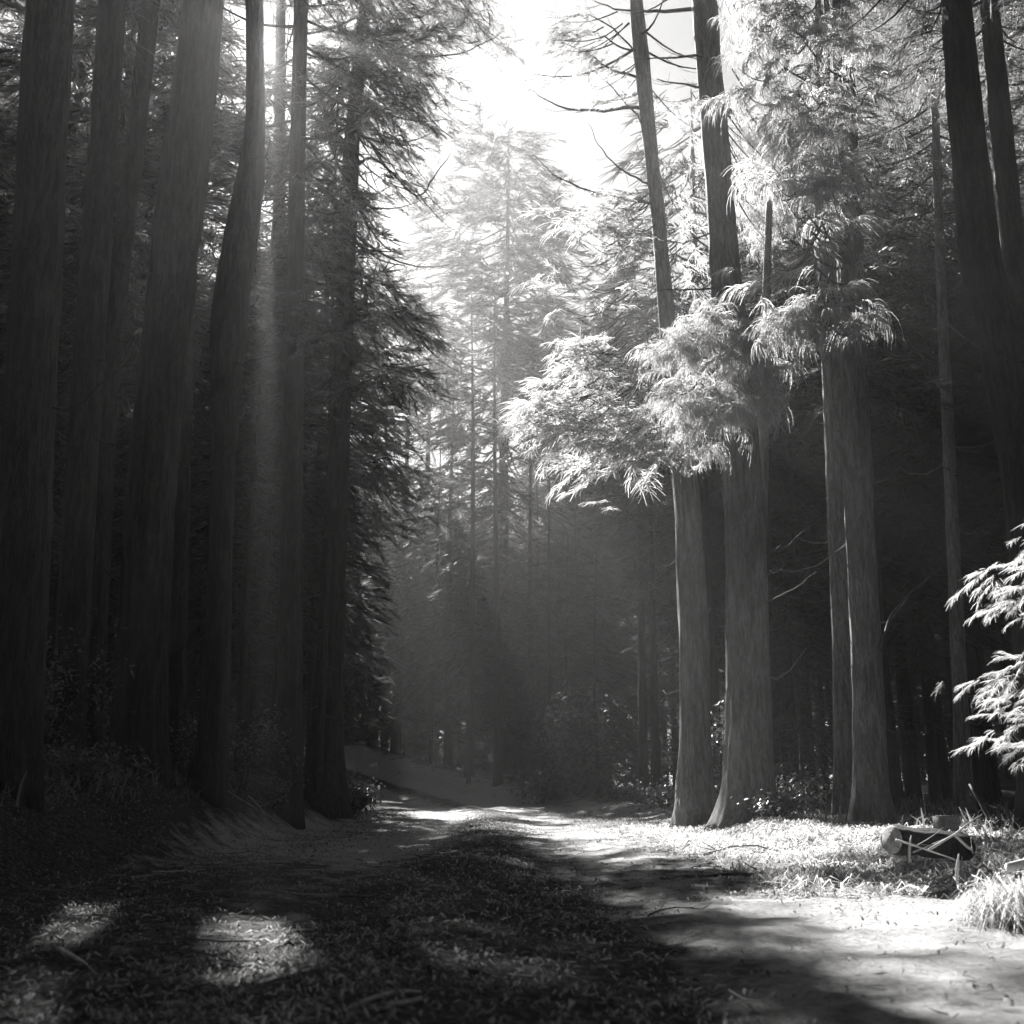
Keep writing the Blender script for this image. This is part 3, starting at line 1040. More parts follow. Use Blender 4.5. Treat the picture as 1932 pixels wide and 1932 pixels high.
place(4, at(950, 1400, 58)[0], 58, 0.4, 1.3, 'tall cone-shaped cedar closing the far end of the lane', name='tall_cedar_tree')
place(4, at(1125, 1400, 66)[0], 66, 2.4, 1.05, 'pointed far cedar peeking over the bright boughs on the right of the lane', name='tall_cedar_tree')
place(5, at(742, 1400, 61)[0], 61, 1.0, 0.8, 'low dark bushy cedar beside the rising track', name='bushy_cedar_tree')
place(5, at(1130, 1400, 44)[0], 44, 2.0, 0.95, 'bushy young cedar in the haze at the right of the lane end', name='bushy_cedar_tree')
place(5, at(1030, 1400, 47)[0], 47, 3.0, 0.55, 'small dark rounded cedar where the track turns', name='bushy_cedar_tree')
place(5, at(1500, 1400, 25)[0], 25, 4.0, 0.55, 'bushy young cedar between the thick trunk and the pair', name='bushy_cedar_tree')
place(3, at(885, 1480, 52)[0], 52, 1.0, 1.0, 'dark trunk at the bend, left of the tall cone-shaped cedar', name='cedar_tree')
place(3, at(940, 1480, 49)[0], 49, 2.2, 0.95, 'dark trunk in the middle of the lane end', name='cedar_tree')
place(0, at(845, 1480, 56)[0], 56, 2.9, 0.95, 'dark trunk at the left of the bend beside the sky glints', name='cedar_tree')
place(3, at(1005, 1480, 54)[0], 54, 4.0, 0.9, 'dark trunk behind the small rounded cedar', name='cedar_tree')
place(0, at(1035, 1480, 60)[0], 60, 0.3, 1.0, 'grey trunk fading in the shaft of light', name='cedar_tree')
place(2, at(1240, 1480, 36)[0], 36, 1.3, 0.8, 'thin pale trunk left of the leaning cedar, lit from behind', name='cedar_tree')
place(3, at(1215, 1480, 42)[0], 42, 5.3, 0.9, 'dim trunk in haze left of the thin pale one', name='cedar_tree')
for k_, px, Y, rz, s, lab in [(2, 1690, 30, 0.2, 0.9, 'thin dark trunk right of the pair, first of the slim ones'), (3, 1722, 34, 1.2, 0.9, 'thin dark trunk right of the pair, second of the slim ones'),
                              (3, 1660, 38, 2.7, 0.85, 'thin dark trunk close behind the right stem of the pair'), (2, 1530, 33, 3.7, 0.9, 'thin dark trunk left of the pair'), (3, 1500, 40, 4.7, 0.85, 'far thin trunk between the thick trunk and the pair'), (2, 1840, 36, 5.1, 0.9, 'thin dark trunk right of the slim pale one'), (2, 1762, 31, 2.2, 0.8, 'thin dark trunk next to the slim pale one'), (0, 1870, 28, 3.2, 0.8, 'dark trunk behind the young cedar at the right edge')]:
    place(k_, at(px, 1480, Y)[0], Y, rz, s, lab, name='cedar_tree')

for k_, px, Y, rz, s_, lab in [(2, 372, 29, 0.3, 0.75, 'slim cedar in the gap between the thickest left trunk and the crooked one'), (0, 446, 33, 1.0, 0.72, 'slim cedar seen just right of the crooked trunk'),
                               (2, 474, 28, 2.0, 0.82, 'slim cedar close behind the forked cedar'), (3, 585, 31, 3.0, 0.75, 'slim cedar in the gap right of the straight slim trunk'),
                               (2, 528, 36, 4.0, 0.95, 'cedar hidden behind the right stem of the fork'), (2, 640, 37, 5.0, 0.62, 'cedar behind the last trunk of the left row'),
                               (5, 690, 67, 0.8, 1.2, 'leafy cedar beyond the last left trunk, above the rising track'), (2, 410, 38, 1.8, 0.85, 'cedar standing behind the crooked trunk'),
                               (2, 560, 44, 2.6, 1.1, 'far cedar behind the straight slim trunk'), (3, 230, 26, 3.6, 0.9, 'pale rimmed cedar left of the thickest left trunk'),
                               (3, 105, 22, 4.6, 0.85, 'pale rimmed cedar between the two leftmost trunks'), (2, 300, 33, 5.6, 0.95, 'cedar standing right behind the thickest left trunk')]:
    place(k_, at(px, 1480, Y)[0], Y, rz, s_, lab, name='cedar_tree')
for k_, px, Y, rz, s_, lab in [(2, 780, 68, 0.3, 0.9, 'far cedar on the slope above the track'), (0, 850, 72, 1.0, 0.8, 'far cedar left of the tall cone'), (2, 915, 66, 2.0, 0.75, 'far cedar low in front of the tall cone'),
                               (0, 1000, 70, 3.0, 0.7, 'far cedar low at the right foot of the tall cone'), (2, 1060, 63, 4.0, 0.9, 'far leafy cedar at the lane end in the light shaft'), (2, 1100, 56, 5.0, 0.85, 'leafy cedar right of the light shaft'),
                               (5, 975, 60, 1.5, 1.3, 'dense low cedar filling the middle of the lane end'), (5, 870, 58, 2.5, 1.2, 'dense low cedar at the left of the lane end'), (5, 1075, 52, 3.5, 1.1, 'dense low cedar at the right of the lane end')]:
    place(k_, at(px, 1480, Y)[0], Y, rz, s_, lab, name='far_cedar_tree')

for k_, px, Y, rz, s_, lab in [(0, 700, 64, 0.6, 1.2, 'tall dark cedar rising behind the foliage over the lane'), (0, 745, 60, 1.7, 1.15, 'tall cedar at the left of the sky gap'),
                               (1, 790, 62, 2.9, 1.1, 'tall far cedar just left of the cone-shaped one'), (0, 650, 68, 3.9, 1.25, 'tall far cedar behind the last trunk of the left row')]:
    place(k_, at(px, 1480, Y)[0], Y, rz, s_, lab, name='cedar_tree')
for side, n_, lo_, hi_ in (('right', 13, 1470, 1930), ('left', 5, 330, 620), ('centre', 6, 800, 1260)):
    for i in range(n_):
        px = lo_ + (hi_ - lo_) * (i + random.random() * 0.8) / n_
        Y = random.uniform(22, 36) if side != 'centre' else random.uniform(44, 60)
        r_ = place(6, at(px, 1480, Y)[0], Y, random.uniform(0, 6), random.uniform(0.85, 1.15),
                   {'right': 'slender cedar with dead twigs in the dim wood behind the right-hand trunks', 'left': 'slender cedar with dead twigs between the trunks of the left row',
                    'centre': 'slender far cedar in the haze at the lane end'}[side], 'slender cedars on the ' + side, name='slender_cedar_tree')
        named.append(r_)

# the wood on both sides
pts = []
tries = 0
wood_rng = np.random.default_rng(77)
while len(pts) < 86 and tries < 6000:
    tries += 1
    Y = 19 + 56 * wood_rng.random() ** 0.8
    x = wood_rng.uniform(-0.62, 0.62) * Y
    d = x - float(road_c(Y))
    if -5.5 < d < 5.2 and Y < 70: continue
    if x > 0 and Y < 29 and x < 12.0: continue
    if x < 0 and Y < 27 and x > -7: continue
    px = 966 + x / Y * 2049
    if 640 < px < 1290 and Y < 58: continue
    if any((x - a) ** 2 + (Y - b) ** 2 < 2.7 ** 2 for a, b, *_ in pts): continue
    k_ = int(wood_rng.integers(0, 4))
    if shades_open(x, Y, 6.5, 24, 1.6): continue
    if 840 < px < 1110 and Y > 45: continue
    if 1600 < px < 1790 and Y > 27 and wood_rng.random() < 0.65: continue
    sc_k = wood_rng.uniform(0.85, 1.12)
    if 340 < px < 860:
        if Y < 36: continue
        k_ = 2
        sc_k = min(sc_k, (0.62 if px < 620 else 0.52 if px < 740 else 0.46) * Y / 21)
    pts.append((x, Y, k_, sc_k))
for x, Y, k_, sc_k in pts:
    side = 'left' if x < float(road_c(Y)) else 'right'
    far = Y > 45
    grp = f"{'far' if far else 'inner'} cedars of the wood on the {side}"
    lab = {('left', False): 'dark cedar standing in shade behind the left row of trunks', ('left', True): 'distant cedar deep in the wood left of the lane',
           ('right', False): 'dim cedar standing behind the right-hand trunks', ('right', True): 'distant cedar deep in the wood right of the lane'}[(side, far)]
    r_ = place(k_, x, Y, wood_rng.uniform(0, 6.28), sc_k, lab, grp)
    if 430 < 966 + x / Y * 2049 < 590:
        named.append(r_)

for r in named:
    if not r.name.startswith('tall_'):
        open_crown(r)

# far wood all round, one mass
wb_t, wb_c = MB(), MB()
wr = np.random.default_rng(9)
cnt = 0
while cnt < 400:
    if cnt < 210:
        Y = wr.uniform(72, 130); x = wr.uniform(-0.75, 0.75) * Y
    else:                                   # beside and behind the camera
        x, Y = wr.uniform(-34, 34), wr.uniform(-34, 34)
        if abs(x) < 5.8 and Y > -14: continue
        if Y > 0 and abs(x) < 0.62 * Y + 9: continue
    z0 = Hs(x, Y)
    h = wr.uniform(19, 27)
    wb_t.tube(np.array([[x, Y, z0 - 0.3], [x, Y, z0 + h * 0.5], [x, Y, z0 + h]]), np.array([0.26, 0.17, 0.03]), 7, cap=False)
    n = 170
    t = wr.random(n) ** 0.9
    zc = z0 + (0.6 if cnt < 210 else 5) + (h - (1 if cnt < 210 else 5)) * t
    rr = 3.0 * np.sqrt(wr.random(n)) * (0.35 + 0.65 * np.sin(np.minimum(1, 0.25 + t * 0.85) * 3.0))
    aa = wr.uniform(0, 6.28, n)
    C = np.stack([x + rr * np.cos(aa), Y + rr * np.sin(aa), zc], -1)
    dv = np.stack([np.cos(aa), np.sin(aa), -0.4 + 0 * aa], -1)
    m = ~(open_mask(C) | open_mask(C + dv) | open_mask(C + dv * 1.9))
    keep_rng = rng; rng = wr
    wb_c.add(*emit('far', C[m], aa[m], wr.normal(size=m.sum()) * 0.3 - 0.2, wr.uniform(1.5, 2.3, m.sum())))
    rng = keep_rng
    cnt += 1
wood = empty('woodland', (0, 0, 0))
tag(wood, 'dense far cedar wood closing the view on all sides', 'wood', kind='stuff')
for nm, mb, mt in (('trunks', wb_t, BARK), ('foliage', wb_c, LEAF_FAR)):
    tag(mb.build(nm, mt, wood), kind='stuff')


# ---------------------------------------------------------------- ground cover
def strips(C, az, L, W, lift, bend, tilt):
    """flat bent strips lying on the ground: two quads each"""
    n = len(C)
    d = np.stack([np.cos(az), np.sin(az), tilt], -1)
    s = np.stack([-np.sin(az), np.cos(az), rng.normal(size=n) * 0.3], -1)
    p0 = C - d * (L / 2)[:, None]
    p2 = C + d * (L / 2)[:, None]
    p1 = C + s * (bend * L)[:, None]
    p1[:, 2] += lift
    w = s * (W / 2)[:, None]
    V = np.stack([p0 - w * 0.6, p0 + w * 0.6, p1 - w, p1 + w, p2 - w * 0.3, p2 + w * 0.3], 1).reshape(-1, 3)
    k = (np.arange(n) * 6)[:, None]
    F = np.concatenate([k + np.array([[0, 1, 3, 2]]), k + np.array([[2, 3, 5, 4]])])
    return V, F


def blades(C, h, W, lean):
    n = len(C)
    a = rng.uniform(0, 6.28, n)
    s = np.stack([np.cos(a), np.sin(a), 0 * a], -1) * (W / 2)[:, None]
    b = rng.uniform(0, 6.28, n)
    dv = np.stack([np.cos(b) * lean, np.sin(b) * lean, 0 * b], -1) * h[:, None]
    up = np.array([0, 0, 1.0])
    p1 = C + dv * 0.35 + up * (h * 0.6)[:, None]
    p2 = C + dv + up * (h * (1 - 0.25 * lean))[:, None]
    V = np.stack([C - s, C + s, p1 - s * 0.8, p1 + s * 0.8, p2 - s * 0.15, p2 + s * 0.15], 1).reshape(-1, 3)
    k = (np.arange(n) * 6)[:, None]
    F = np.concatenate([k + np.array([[0, 1, 3, 2]]), k + np.array([[2, 3, 5, 4]])])
    return V, F


def on_ground(x, y, dz=0.0):
    return np.stack([x, y, H(x, y) + dz], -1)


# road litter
n = 150000
Y = 3.0 + 34 * rng.random(n) ** 1.7
x = rng.uniform(-1, 1, n) * np.minimum(0.56 * Y + 1, 7.0)
d = x - road_c(Y)
pr = np.clip(0.35 + 0.75 * np.exp(-(d / 0.7) ** 2) + 0.5 * (np.abs(d) > 2.2) - 0.25 * np.exp(-((np.abs(d) - 1.3) / 0.45) ** 2) + 0.5 * sstep(15, 8, Y) * (d < 1.2), 0, 1) * np.clip(0.15 + 1.7 * (fbm(x * 0.8, Y * 0.8, 41) - 0.25), 0.05, 1) * np.where((d > 1.5) & (Y < 8.3), 0.15, 1)
m = rng.random(n) < pr
x, Y = x[m], Y[m]; n = len(x)
L = rng.uniform(0.018, 0.075, n) * (1 + 1.6 * (rng.random(n) < 0.05)); W = rng.uniform(0.003, 0.012, n) * (1 + Y / 18)
V, F = strips(on_ground(x, Y, 0.012), rng.uniform(0, 6.28, n), L, W, rng.uniform(0, 0.025, n), rng.normal(size=n) * 0.15, rng.normal(size=n) * 0.12)
tag(mesh_obj('fallen_litter', V, F, LITTER), 'twigs, needles and dead leaves strewn over the forest road', 'litter', kind='stuff')

# curled dead leaves and bark chips
n = 4000
Y = 3.0 + 26 * rng.random(n) ** 1.6
x = rng.uniform(-1, 1, n) * np.minimum(0.56 * Y + 1, 6.0)
d = x - road_c(Y)
m = rng.random(n) < np.where((d > 1.4) & (Y < 8.3), 0.05, 0.45 + 0.5 * np.exp(-(d / 0.7) ** 2))
x, Y = x[m], Y[m]; n = len(x)
V, F = strips(on_ground(x, Y, 0.02), rng.uniform(0, 6.28, n), rng.uniform(0.025, 0.08, n), rng.uniform(0.008, 0.026, n), rng.uniform(0.005, 0.03, n), rng.normal(size=n) * 0.1, rng.normal(size=n) * 0.25)
tag(mesh_obj('fallen_leaves', V, F, LITTER), 'curled dead leaves and bark chips scattered over the road', 'litter', kind='stuff')

# grass of the centre strip and road edges
n = 13000
Y = 3.2 + 36 * rng.random(n) ** 1.4
w = rng.random(n)
d = np.where(w < 0.5, rng.normal(size=n) * 0.42, np.where(w < 0.72, 2.6 + rng.normal(size=n) * 0.5, np.where(w < 0.9, -3.9 + rng.normal(size=n) * 0.5, rng.uniform(-3, 3, n))))
d = np.where((d > 1.3) & (Y < 8.4), d - 3.5, d)
x = road_c(Y) + d
m = rng.random(n) < np.clip(2.2 * (fbm(x * 1.4, Y * 1.0, 51) - 0.25), 0.04, 1)
x, Y = x[m], Y[m]; n = len(x)
V, F = blades(on_ground(x, Y, -0.01), rng.uniform(0.015, 0.07, n), rng.uniform(0.003, 0.008, n), rng.uniform(0.3, 1.6, n))
tag(mesh_obj('grass', V, F, GRASS), 'short sparse grass along the middle and edges of the road', 'grass', kind='stuff')

# verge litter on the right: dry fronds and blades
n = 16000
Y = rng.uniform(8.5, 25, n)
d = 3.4 + np.abs(rng.normal(size=n)) * 1.5 - 0.9 * (rng.random(n) < 0.25)
x = road_c(Y) + d
L = rng.uniform(0.06, 0.32, n); W = rng.uniform(0.006, 0.02, n)
V, F = strips(on_ground(x, Y, 0.03), rng.uniform(0, 6.28, n), L, W, rng.uniform(0, 0.08, n), rng.normal(size=n) * 0.15, rng.normal(size=n) * 0.2)
n2 = 7000
Y = rng.uniform(8.8, 26, n2); x = road_c(Y) + 3.9 + np.abs(rng.normal(size=n2)) * 1.1
V2, F2 = blades(on_ground(x, Y, -0.01), rng.uniform(0.02, 0.13, n2), rng.uniform(0.004, 0.012, n2), rng.uniform(0.2, 1.2, n2))
tag(mesh_obj('verge_litter', np.concatenate([V, V2]), np.concatenate([F, F2 + len(V)]), DEAD), 'dry fronds and pale grass heaped along the sunlit right verge', 'litter', kind='stuff')

# forest floor cover on both banks
n = 16000
sd = rng.random(n) < 0.6
Y = rng.uniform(7, 60, n)
d = np.where(sd, -4.2 - np.abs(rng.normal(size=n)) * 4, 5.2 + np.abs(rng.normal(size=n)) * 5)
x = road_c(Y) + d
V, F = blades(on_ground(x, Y, -0.02), rng.uniform(0.08, 0.38, n), rng.uniform(0.01, 0.035, n), rng.uniform(0.2, 1.4, n))
tag(mesh_obj('undergrowth', V, F, GRASS), 'low weeds and ferns covering the floor of the wood', 'undergrowth', kind='stuff')


# ---------------------------------------------------------------- shrubs on the left bank and elsewhere
def shrub(x, y, r, h, n, label, group=None, mat=BROAD, leaf=0.07, name='shrub'):
    base = np.array([x, y, Hs(x, y) - 0.03])
    root = empty(name, base)
    tag(root, label, 'shrub', group)
    st = MB()
    ends = []
    for i in range(9):
        a = rng.uniform(0, 6.28); q_ = rng.random() ** 0.5 * r
        e = np.array([math.cos(a) * q_, math.sin(a) * q_, h * rng.uniform(0.5, 1.0)])
        p = limb_curve(np.array([0, 0, 0.0]), e, -0.15 * h, -0.1 * h)
        st.tube(p, np.linspace(0.012, 0.004, len(p)), 4)
        ends.append(p)
    st.build('stem', TWIG, root, None, True)
    P = np.concatenate([p[2:] for p in ends])
    C = P[rng.integers(0, len(P), n)] + rng.normal(size=(n, 3)) * np.array([r, r, h]) * 0.17
    C[:, 2] = np.abs(C[:, 2]) + 0.03
    az = rng.uniform(0, 6.28, n)
    L = leaf * rng.uniform(0.6, 1.5, n)
    dv = np.stack([np.cos(az), np.sin(az), rng.normal(size=n) * 0.5 - 0.25], -1)
    sv = np.stack([-np.sin(az), np.cos(az), rng.normal(size=n) * 0.5], -1)
    V = np.stack([C, C + dv * (L * 0.35)[:, None] + sv * (L * 0.28)[:, None], C + dv * L[:, None] + np.array([0, 0, -0.2]) * L[:, None], C + dv * (L * 0.35)[:, None] - sv * (L * 0.28)[:, None]], 1).reshape(-1, 3)
    F = np.arange(4 * n).reshape(n, 4)
    mesh_obj('leaves', V, F, mat, root)
    return root


p = gp(712, 1545)
shrub(-3.95, 27.5, 0.75, 0.8, 1500, 'leafy shrub catching the sun where the left bank meets the track', leaf=0.1)
shrub(-4.5, 25.0, 0.9, 0.75, 1500, 'dark leafy shrub at the foot of the last left trunk', leaf=0.08)
shrub(at(510, 1480, 20)[0], 19.3, 0.5, 0.55, 700, 'small bush under the forked tree with one pale top')
shrub(at(440, 1420, 19)[0], 19.8, 0.8, 1.4, 1100, 'tall loose bush right of the crooked trunk')
shrub(at(350, 1420, 19)[0], 19.2, 0.7, 1.3, 900, 'loose bush with glinting leaves left of the crooked trunk')
shrub(at(140, 1390, 18)[0], 18.5, 1.1, 1.7, 1300, 'bush with glinting leaves behind the second left trunk')
shrub(at(50, 1370, 14)[0], 14.5, 1.0, 1.9, 1300, 'bush with a lit rim at the far left')
shrub(at(265, 1500, 14)[0] - 0.4, 13.2, 0.8, 0.5, 900, 'low dark bush before the thickest left trunk')
shrub(at(1085, 1400, 46)[0], 45, 1.8, 3.6, 2600, 'broad rounded bush in the shaft of light at the bend', leaf=0.2)
shrub(at(1020, 1400, 44)[0], 43, 1.4, 1.2, 1400, 'dark bush at the foot of the lane end', leaf=0.15)
shrub(at(1490, 1500, 20)[0], 20.5, 0.9, 1.0, 1100, 'tangled low bush between the thick trunk and the pair')
shrub(at(1355, 1400, 22)[0], 23.0, 0.7, 2.3, 1200, 'upright bush filling the gap between the leaning and the thick trunk')
shrub(at(1480, 1540, 18)[0], 18.3, 0.8, 0.45, 900, 'weedy clump on the verge at the foot of the thick trunk')
shrub(at(1250, 1500, 33)[0], 33, 1.2, 0.8, 1100, 'low weeds left of the leaning cedar', leaf=0.1)

# ---------------------------------------------------------------- sticks, log, stump, fallen boughs
def stick(pts, r, label, mat=STICK, name='fallen_stick', cat='stick', side=0, depth=None):
    """pts: (px, py, height above ground) of ground points"""
    P = []
    low = min(pts, key=lambda p_: p_[2])                    # the point that lies on the ground gives the depth
    g = gp(low[0], low[1], 0.1)
    if g[1] < 0 or g[1] > 60: g = np.array([0, 20.0, 0])
    for _ in range(5):
        g2 = gp(low[0], low[1], min(Hs(g[0], g[1]) + low[2], CAM_H - 0.05 if low[1] > 1495 else 99))
        if 2 < g2[1] < 60: g = g2
    Y0 = float(g[1]) if depth is None else depth
    for px, py, h in pts:
        if h < 0.06 and py > 1520 and depth is None:
            q_ = gp(px, py, low[2] + Hs(g[0], g[1]))
            for _ in range(4):
                q_ = gp(px, py, Hs(q_[0], q_[1]) + h)
            P.append(q_)
        else:
            P.append(at(px, py, Y0 + (h - low[2]) * 0.3))
    P = resample(np.array(P), 0.12)
    P[:, :] += rng.normal(size=P.shape) * r * 0.35
    mb = MB()
    mb.tube(P, np.linspace(r, r * 0.45, len(P)), 8, wob=0.15)
    for k in range(side):
        i = rng.integers(1, len(P) - 1)
        a = rng.uniform(0, 6.28); L = rng.uniform(0.08, 0.25)
        e = P[i] + np.array([math.cos(a) * L, math.sin(a) * L, rng.uniform(0.0, 0.12)])
        mb.tube(limb_curve(P[i], e, 0, 0.02, 4), np.linspace(r * 0.4, r * 0.15, 4), 5)
    c0 = P.mean(0)
    o = mb.build(name, mat, None, c0, True, loc=c0)
    tag(o, label, cat)
    return o


stick([(1330, 1612, 0.02), (1390, 1594, 0.10), (1440, 1594, 0.12), (1490, 1612, 0.02)], 0.022, 'arched pale bough lying on the sunlit verge below the thick trunk', side=5, name='fallen_bough', cat='bough')
stick([(1490, 1614, 0.02), (1560, 1604, 0.09), (1650, 1604, 0.08), (1720, 1616, 0.03)], 0.020, 'long low bough lying on the verge below the pair of trunks', side=5, name='fallen_bough', cat='bough')
stick([(1738, 1680, 0.02), (1775, 1652, 0.12), (1820, 1645, 0.16), (1870, 1648, 0.10)], 0.024, 'bright arched bough in front of the cut log', side=5, name='fallen_bough', cat='bough')
stick([(1905, 1640, 0.15), (1940, 1622, 0.28), (1985, 1640, 0.05)], 0.03, 'thick arched bough on the grass heap at the right edge', side=3, name='fallen_bough', cat='bough')
stick([(1752, 1605, 0.12), (1800, 1575, 0.3), (1852, 1538, 0.5)], 0.011, 'straight stick propped up beside the stump', side=1)
stick([(1790, 1568, 0.4), (1830, 1600, 0.15), (1850, 1625, 0.0)], 0.010, 'thin stick slanting down to the right of the stump', side=1)
stick([(1690, 1585, 0.25), (1740, 1600, 0.2), (1775, 1612, 0.12), (1802, 1622, 0.06)], 0.008, 'bright thin stick lying over the cut log', side=2)
stick([(1722, 1608, 0.22), (1752, 1588, 0.3), (1790, 1582, 0.35)], 0.008, 'short pale stick leaning from the log to the stump', side=1)
stick([(1872, 1560, 0.0), (1845, 1505, 0.75), (1828, 1480, 1.1)], 0.03, 'dim dead stem leaning behind the stump', depth=14.5, mat=STICK_DARK, side=1, name='leaning_stem')
stick([(1752, 1590, 0.2), (1748, 1540, 0.7), (1740, 1490, 1.2)], 0.006, 'thread-thin upright twig left of the stump', depth=14.5, name='upright_twig', cat='twig')
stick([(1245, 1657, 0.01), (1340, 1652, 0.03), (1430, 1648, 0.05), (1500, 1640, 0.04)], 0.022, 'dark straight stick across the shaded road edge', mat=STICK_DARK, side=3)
stick([(285, 1645, 0.01), (330, 1644, 0.02), (388, 1641, 0.02)], 0.012, 'pale thin stick lying across the left side of the road')
stick([(415, 1482, 0.35), (460, 1512, 0.2), (525, 1548, 0.0)], 0.012, 'long thin stick sloping down the left bank', depth=17.5)
stick([(468, 1500, 0.2), (490, 1525, 0.1), (500, 1535, 0.03)], 0.012, 'short forked pale stick on the left bank', depth=17, side=1)
stick([(310, 1572, 0.05), (322, 1560, 0.1), (336, 1557, 0.12)], 0.01, 'short curved pale twig at the foot of the left bank', depth=15.5, name='twig', cat='twig')
stick([(690, 1448, 0.3), (694, 1438, 0.5), (712, 1438, 0.55)], 0.02, 'small pale twig sticking up on the rising track', depth=52, name='twig', cat='twig', side=1)
stick([(1030, 1525, 0.1), (960, 1528, 0.02)], 0.03, 'short pale stick on the sunlit band of road', side=2)
stick([(60, 1745, 0.01), (85, 1752, 0.06), (118, 1775, 0.01)], 0.012, 'curved twig at the left front of the road', mat=STICK_DARK, name='twig', cat='twig')
stick([(110, 1790, 0.03), (145, 1805, 0.05), (178, 1838, 0.0)], 0.014, 'curled pale twig in the light patch at the far left', name='twig', cat='twig')
stick([(660, 1890, 0.0), (720, 1876, 0.03), (790, 1868, 0.01)], 0.014, 'blurred pale twig in the near left foreground', name='twig', cat='twig')
stick([(720, 1905, 0.0), (760, 1890, 0.02), (800, 1884, 0.01)], 0.016, 'second blurred twig just in front of the near one', name='twig', cat='twig')
stick([(640, 1690, 0.01), (860, 1700, 0.02), (1000, 1688, 0.02), (1110, 1678, 0.01)], 0.010, 'long thin dark twig across the middle of the road', mat=STICK_DARK, side=2)

# small twigs and broken branchlets lying about
for i in range(46):
    verge = i < 30
    Y = random.uniform(9.2, 17) if verge else random.uniform(4.2, 15)
    x = float(road_c(Y)) + (3.3 + abs(random.gauss(0, 0.9)) if verge else random.uniform(-3.4, 2.6))
    if verge and x > 0.5 * Y: x = 0.46 * Y - random.random()
    a = random.uniform(0, 6.28); L = random.uniform(0.12, 0.4) * (1.3 if verge else 1)
    P = np.array([[x + math.cos(a) * L * t + random.gauss(0, 0.015), Y + math.sin(a) * L * t + random.gauss(0, 0.015), 0] for t in np.linspace(-1, 1, 6)])
    P[:, 2] = H(P[:, 0], P[:, 1]) + 0.012 + np.array([0, 0.02, 0.03, 0.03, 0.02, 0.05]) * random.uniform(0.3, 2.0)
    mb = MB(); r_ = random.uniform(0.004, 0.010)
    mb.tube(P, np.linspace(r_, r_ * 0.4, 6), 6, wob=0.2)
    for _ in range(random.randint(1, 4)):
        j = random.randint(1, 4); b = a + random.choice([-1, 1]) * random.uniform(0.5, 1.1); l = random.uniform(0.05, 0.18)
        mb.tube(limb_curve(P[j], P[j] + np.array([math.cos(b) * l, math.sin(b) * l, random.uniform(0, 0.05)]), 0, 0.01, 4), np.linspace(r_ * 0.6, r_ * 0.2, 4), 5)
    c0 = P.mean(0)
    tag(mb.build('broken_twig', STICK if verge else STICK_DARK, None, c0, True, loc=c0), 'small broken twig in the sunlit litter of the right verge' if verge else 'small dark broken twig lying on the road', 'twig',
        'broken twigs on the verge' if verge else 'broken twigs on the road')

# cut log
def gnd(px, py):
    g = gp(px, py, 0.2)
    for _ in range(4):
        g = gp(px, py, Hs(g[0], g[1]))
    return g


g = gnd(1745, 1625)
a0 = g + np.array([-0.28, -0.10, 0.17]); a1 = g + np.array([0.42, 0.25, 0.10])
root = empty('cut_log', g)
tag(root, 'short cut log lying in the verge litter, its dark flank to the road', 'log')
mb = MB(); pp = np.linspace(a0, a1, 9); mb.tube(pp, 0.115 * (1 + 0.08 * np.sin(np.arange(9) * 1.7)), 24, wob=0.16)
mb.build('bark', BARK, root, g, True)
for e, o_ in ((a0, -0.003), (a1, 0.003)):
    d_ = (a1 - a0) / np.linalg.norm(a1 - a0)
    mb = MB(); mb.tube(np.array([e + d_ * o_ * 4, e + d_ * o_ * 2, e + d_ * o_]), np.array([0.100, 0.106, 0.109]), 20)
    mb.build('cut_end', CUT, root, g)
# stump
g = gnd(1788, 1604)
root = empty('tree_stump', g)
tag(root, 'small square-topped stump standing in shade behind the cut log', 'stump')
ps = at(1788, 1541, g[1])
hh = max(0.25, ps[2] - g[2])
mb = MB(); mb.tube(np.stack([np.linspace(g[0], g[0] + 0.02, 7), np.full(7, g[1]), np.linspace(g[2] - 0.1, g[2] + hh, 7)], -1), np.array([0.17, 0.14, 0.125, 0.12, 0.115, 0.115, 0.12]), 18, wob=0.12, flute=0.15)
mb.build('bark', STICK, root, g, True)
mb = MB(); top = g + np.array([0.02, 0, hh]); mb.tube(np.array([top + [0, 0, 0.002], top + [0, 0, 0.006], top + [0, 0, 0.012]]), np.array([0.108, 0.106, 0.10]), 18)
mb.build('cut_top', CUT, root, g)


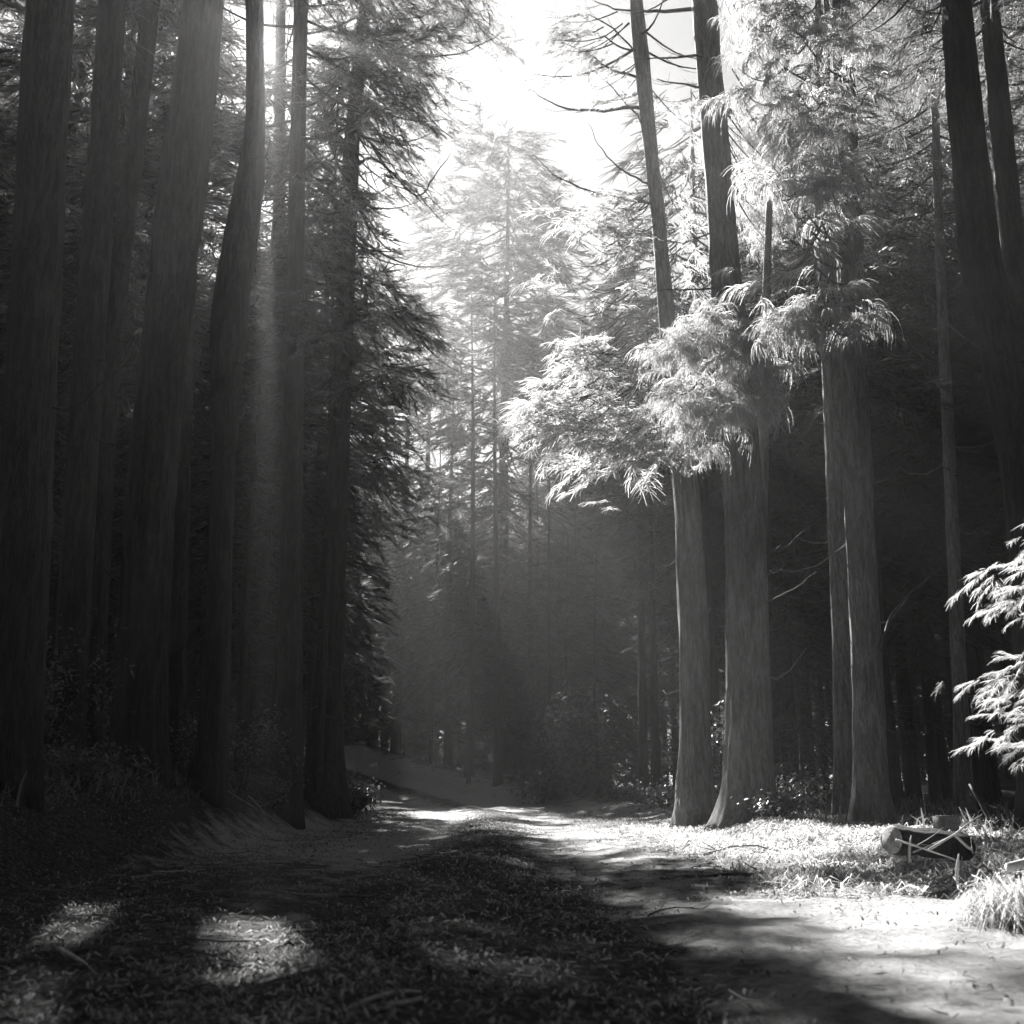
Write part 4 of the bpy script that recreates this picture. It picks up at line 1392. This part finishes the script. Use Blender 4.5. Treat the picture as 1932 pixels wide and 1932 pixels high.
def heap(px, py, r, h, n, label, mat, Lr, name='grass_heap', droop=1.0):
    g = gnd(px, py)
    root = empty(name, g)
    tag(root, label, 'heap')
    # mound
    a = np.linspace(0, 6.283, 20, endpoint=False)
    rr = np.linspace(1, 0.02, 7)
    V = []
    for q_ in rr:
        w = 1 + 0.2 * np.sin(a * 3 + 1) + 0.1 * np.sin(a * 7)
        X = np.cos(a) * r * q_ * w; Yv = np.sin(a) * r * 0.7 * q_ * w
        Z = h * (1 - q_ ** 2) * (1 + 0.2 * np.sin(a * 4)) + (H(g[0] + X, g[1] + Yv) - g[2]) - 0.03
        V.append(np.stack([X, Yv, Z], -1))
    V = np.concatenate(V)
    idx = np.arange(140).reshape(7, 20)
    F = np.stack([idx[:-1], np.roll(idx[:-1], -1, 1), np.roll(idx[1:], -1, 1), idx[1:]], -1).reshape(-1, 4)
    mesh_obj('mound', V, F, STICK_DARK, root, True)
    q_ = np.sqrt(rng.random(n)); a = rng.uniform(0, 6.28, n)
    X = np.cos(a) * r * q_; Yv = np.sin(a) * r * 0.7 * q_
    C = np.stack([X, Yv, h * (1 - q_ ** 2) + (H(g[0] + X, g[1] + Yv) - g[2]) - 0.02], -1)
    L = rng.uniform(*Lr, n)
    a = a + rng.normal(size=n) * 0.9
    out = np.stack([np.cos(a), np.sin(a), 0 * a], -1)
    p1 = C + out * (L * 0.4)[:, None] + np.array([0, 0, 0.35]) * L[:, None] + rng.normal(size=(n, 3)) * 0.02
    p2 = p1 + out * (L * 0.5)[:, None] + np.array([0, 0, -0.5 * droop]) * L[:, None] + rng.normal(size=(n, 3)) * 0.03
    s = np.stack([-np.sin(a), np.cos(a), 0 * a], -1) * (rng.uniform(0.003, 0.008, n) / 2)[:, None]
    V = np.stack([C - s, C + s, p1 - s, p1 + s, p2 - s * 0.3, p2 + s * 0.3], 1).reshape(-1, 3)
    k = (np.arange(n) * 6)[:, None]
    F = np.concatenate([k + np.array([[0, 1, 3, 2]]), k + np.array([[2, 3, 5, 4]])])
    mesh_obj('blades', V, F, mat, root)


heap(1935, 1662, 0.34, 0.16, 1100, 'bright heap of drooping dry grass at the right edge of the verge', DEAD, (0.15, 0.4))
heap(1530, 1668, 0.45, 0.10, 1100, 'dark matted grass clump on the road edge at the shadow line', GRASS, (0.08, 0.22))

# a few pale upright leaves at the verge
for px, py, hh, lab in [(1703, 1612, 0.34, 'tall pale blade standing on the verge left of the log'), (1716, 1622, 0.20, 'pale blade touching the left end of the log'), (1806, 1664, 0.2, 'upright pale chip in front of the arched bough')]:
    g = gnd(px, py)
    mb = MB()
    z = np.linspace(0, hh, 7)
    mb.tube(np.stack([0.03 * (z / hh) ** 2, 0 * z, z - 0.02], -1), 0.010 * np.sin(np.linspace(0.5, 3.0, 7)) + 0.002, 6)
    o = mb.build('dry_leaf', DEAD, None, None, True, loc=g)
    tag(o, lab, 'leaf')

# ---------------------------------------------------------------- haze in the lane
hz = bpy.data.materials.new('forest_haze')
hz.use_nodes = True
hn, hl = hz.node_tree.nodes, hz.node_tree.links
hn.clear()
ho = hn.new('ShaderNodeOutputMaterial')
hv = hn.new('ShaderNodeVolumePrincipled')
hv.inputs['Color'].default_value = g3(0.185)
hv.inputs['Density'].default_value = HAZE_DENSITY
hv.inputs['Anisotropy'].default_value = HAZE_G
hl.new(hv.outputs[0], ho.inputs['Volume'])
x0, x1, y0, y1, z0, z1 = -152, 152, -62, 242, -3, 47
V = np.array([[x0, y0, z0], [x1, y0, z0], [x1, y1, z0], [x0, y1, z0], [x0, y0, z1], [x1, y0, z1], [x1, y1, z1], [x0, y1, z1]], float)
F = np.array([[0, 3, 2, 1], [4, 5, 6, 7], [0, 1, 5, 4], [1, 2, 6, 5], [2, 3, 7, 6], [3, 0, 4, 7]])
tag(mesh_obj('haze', V, F, hz), 'pale haze in the air of the wood', 'haze', kind='stuff')
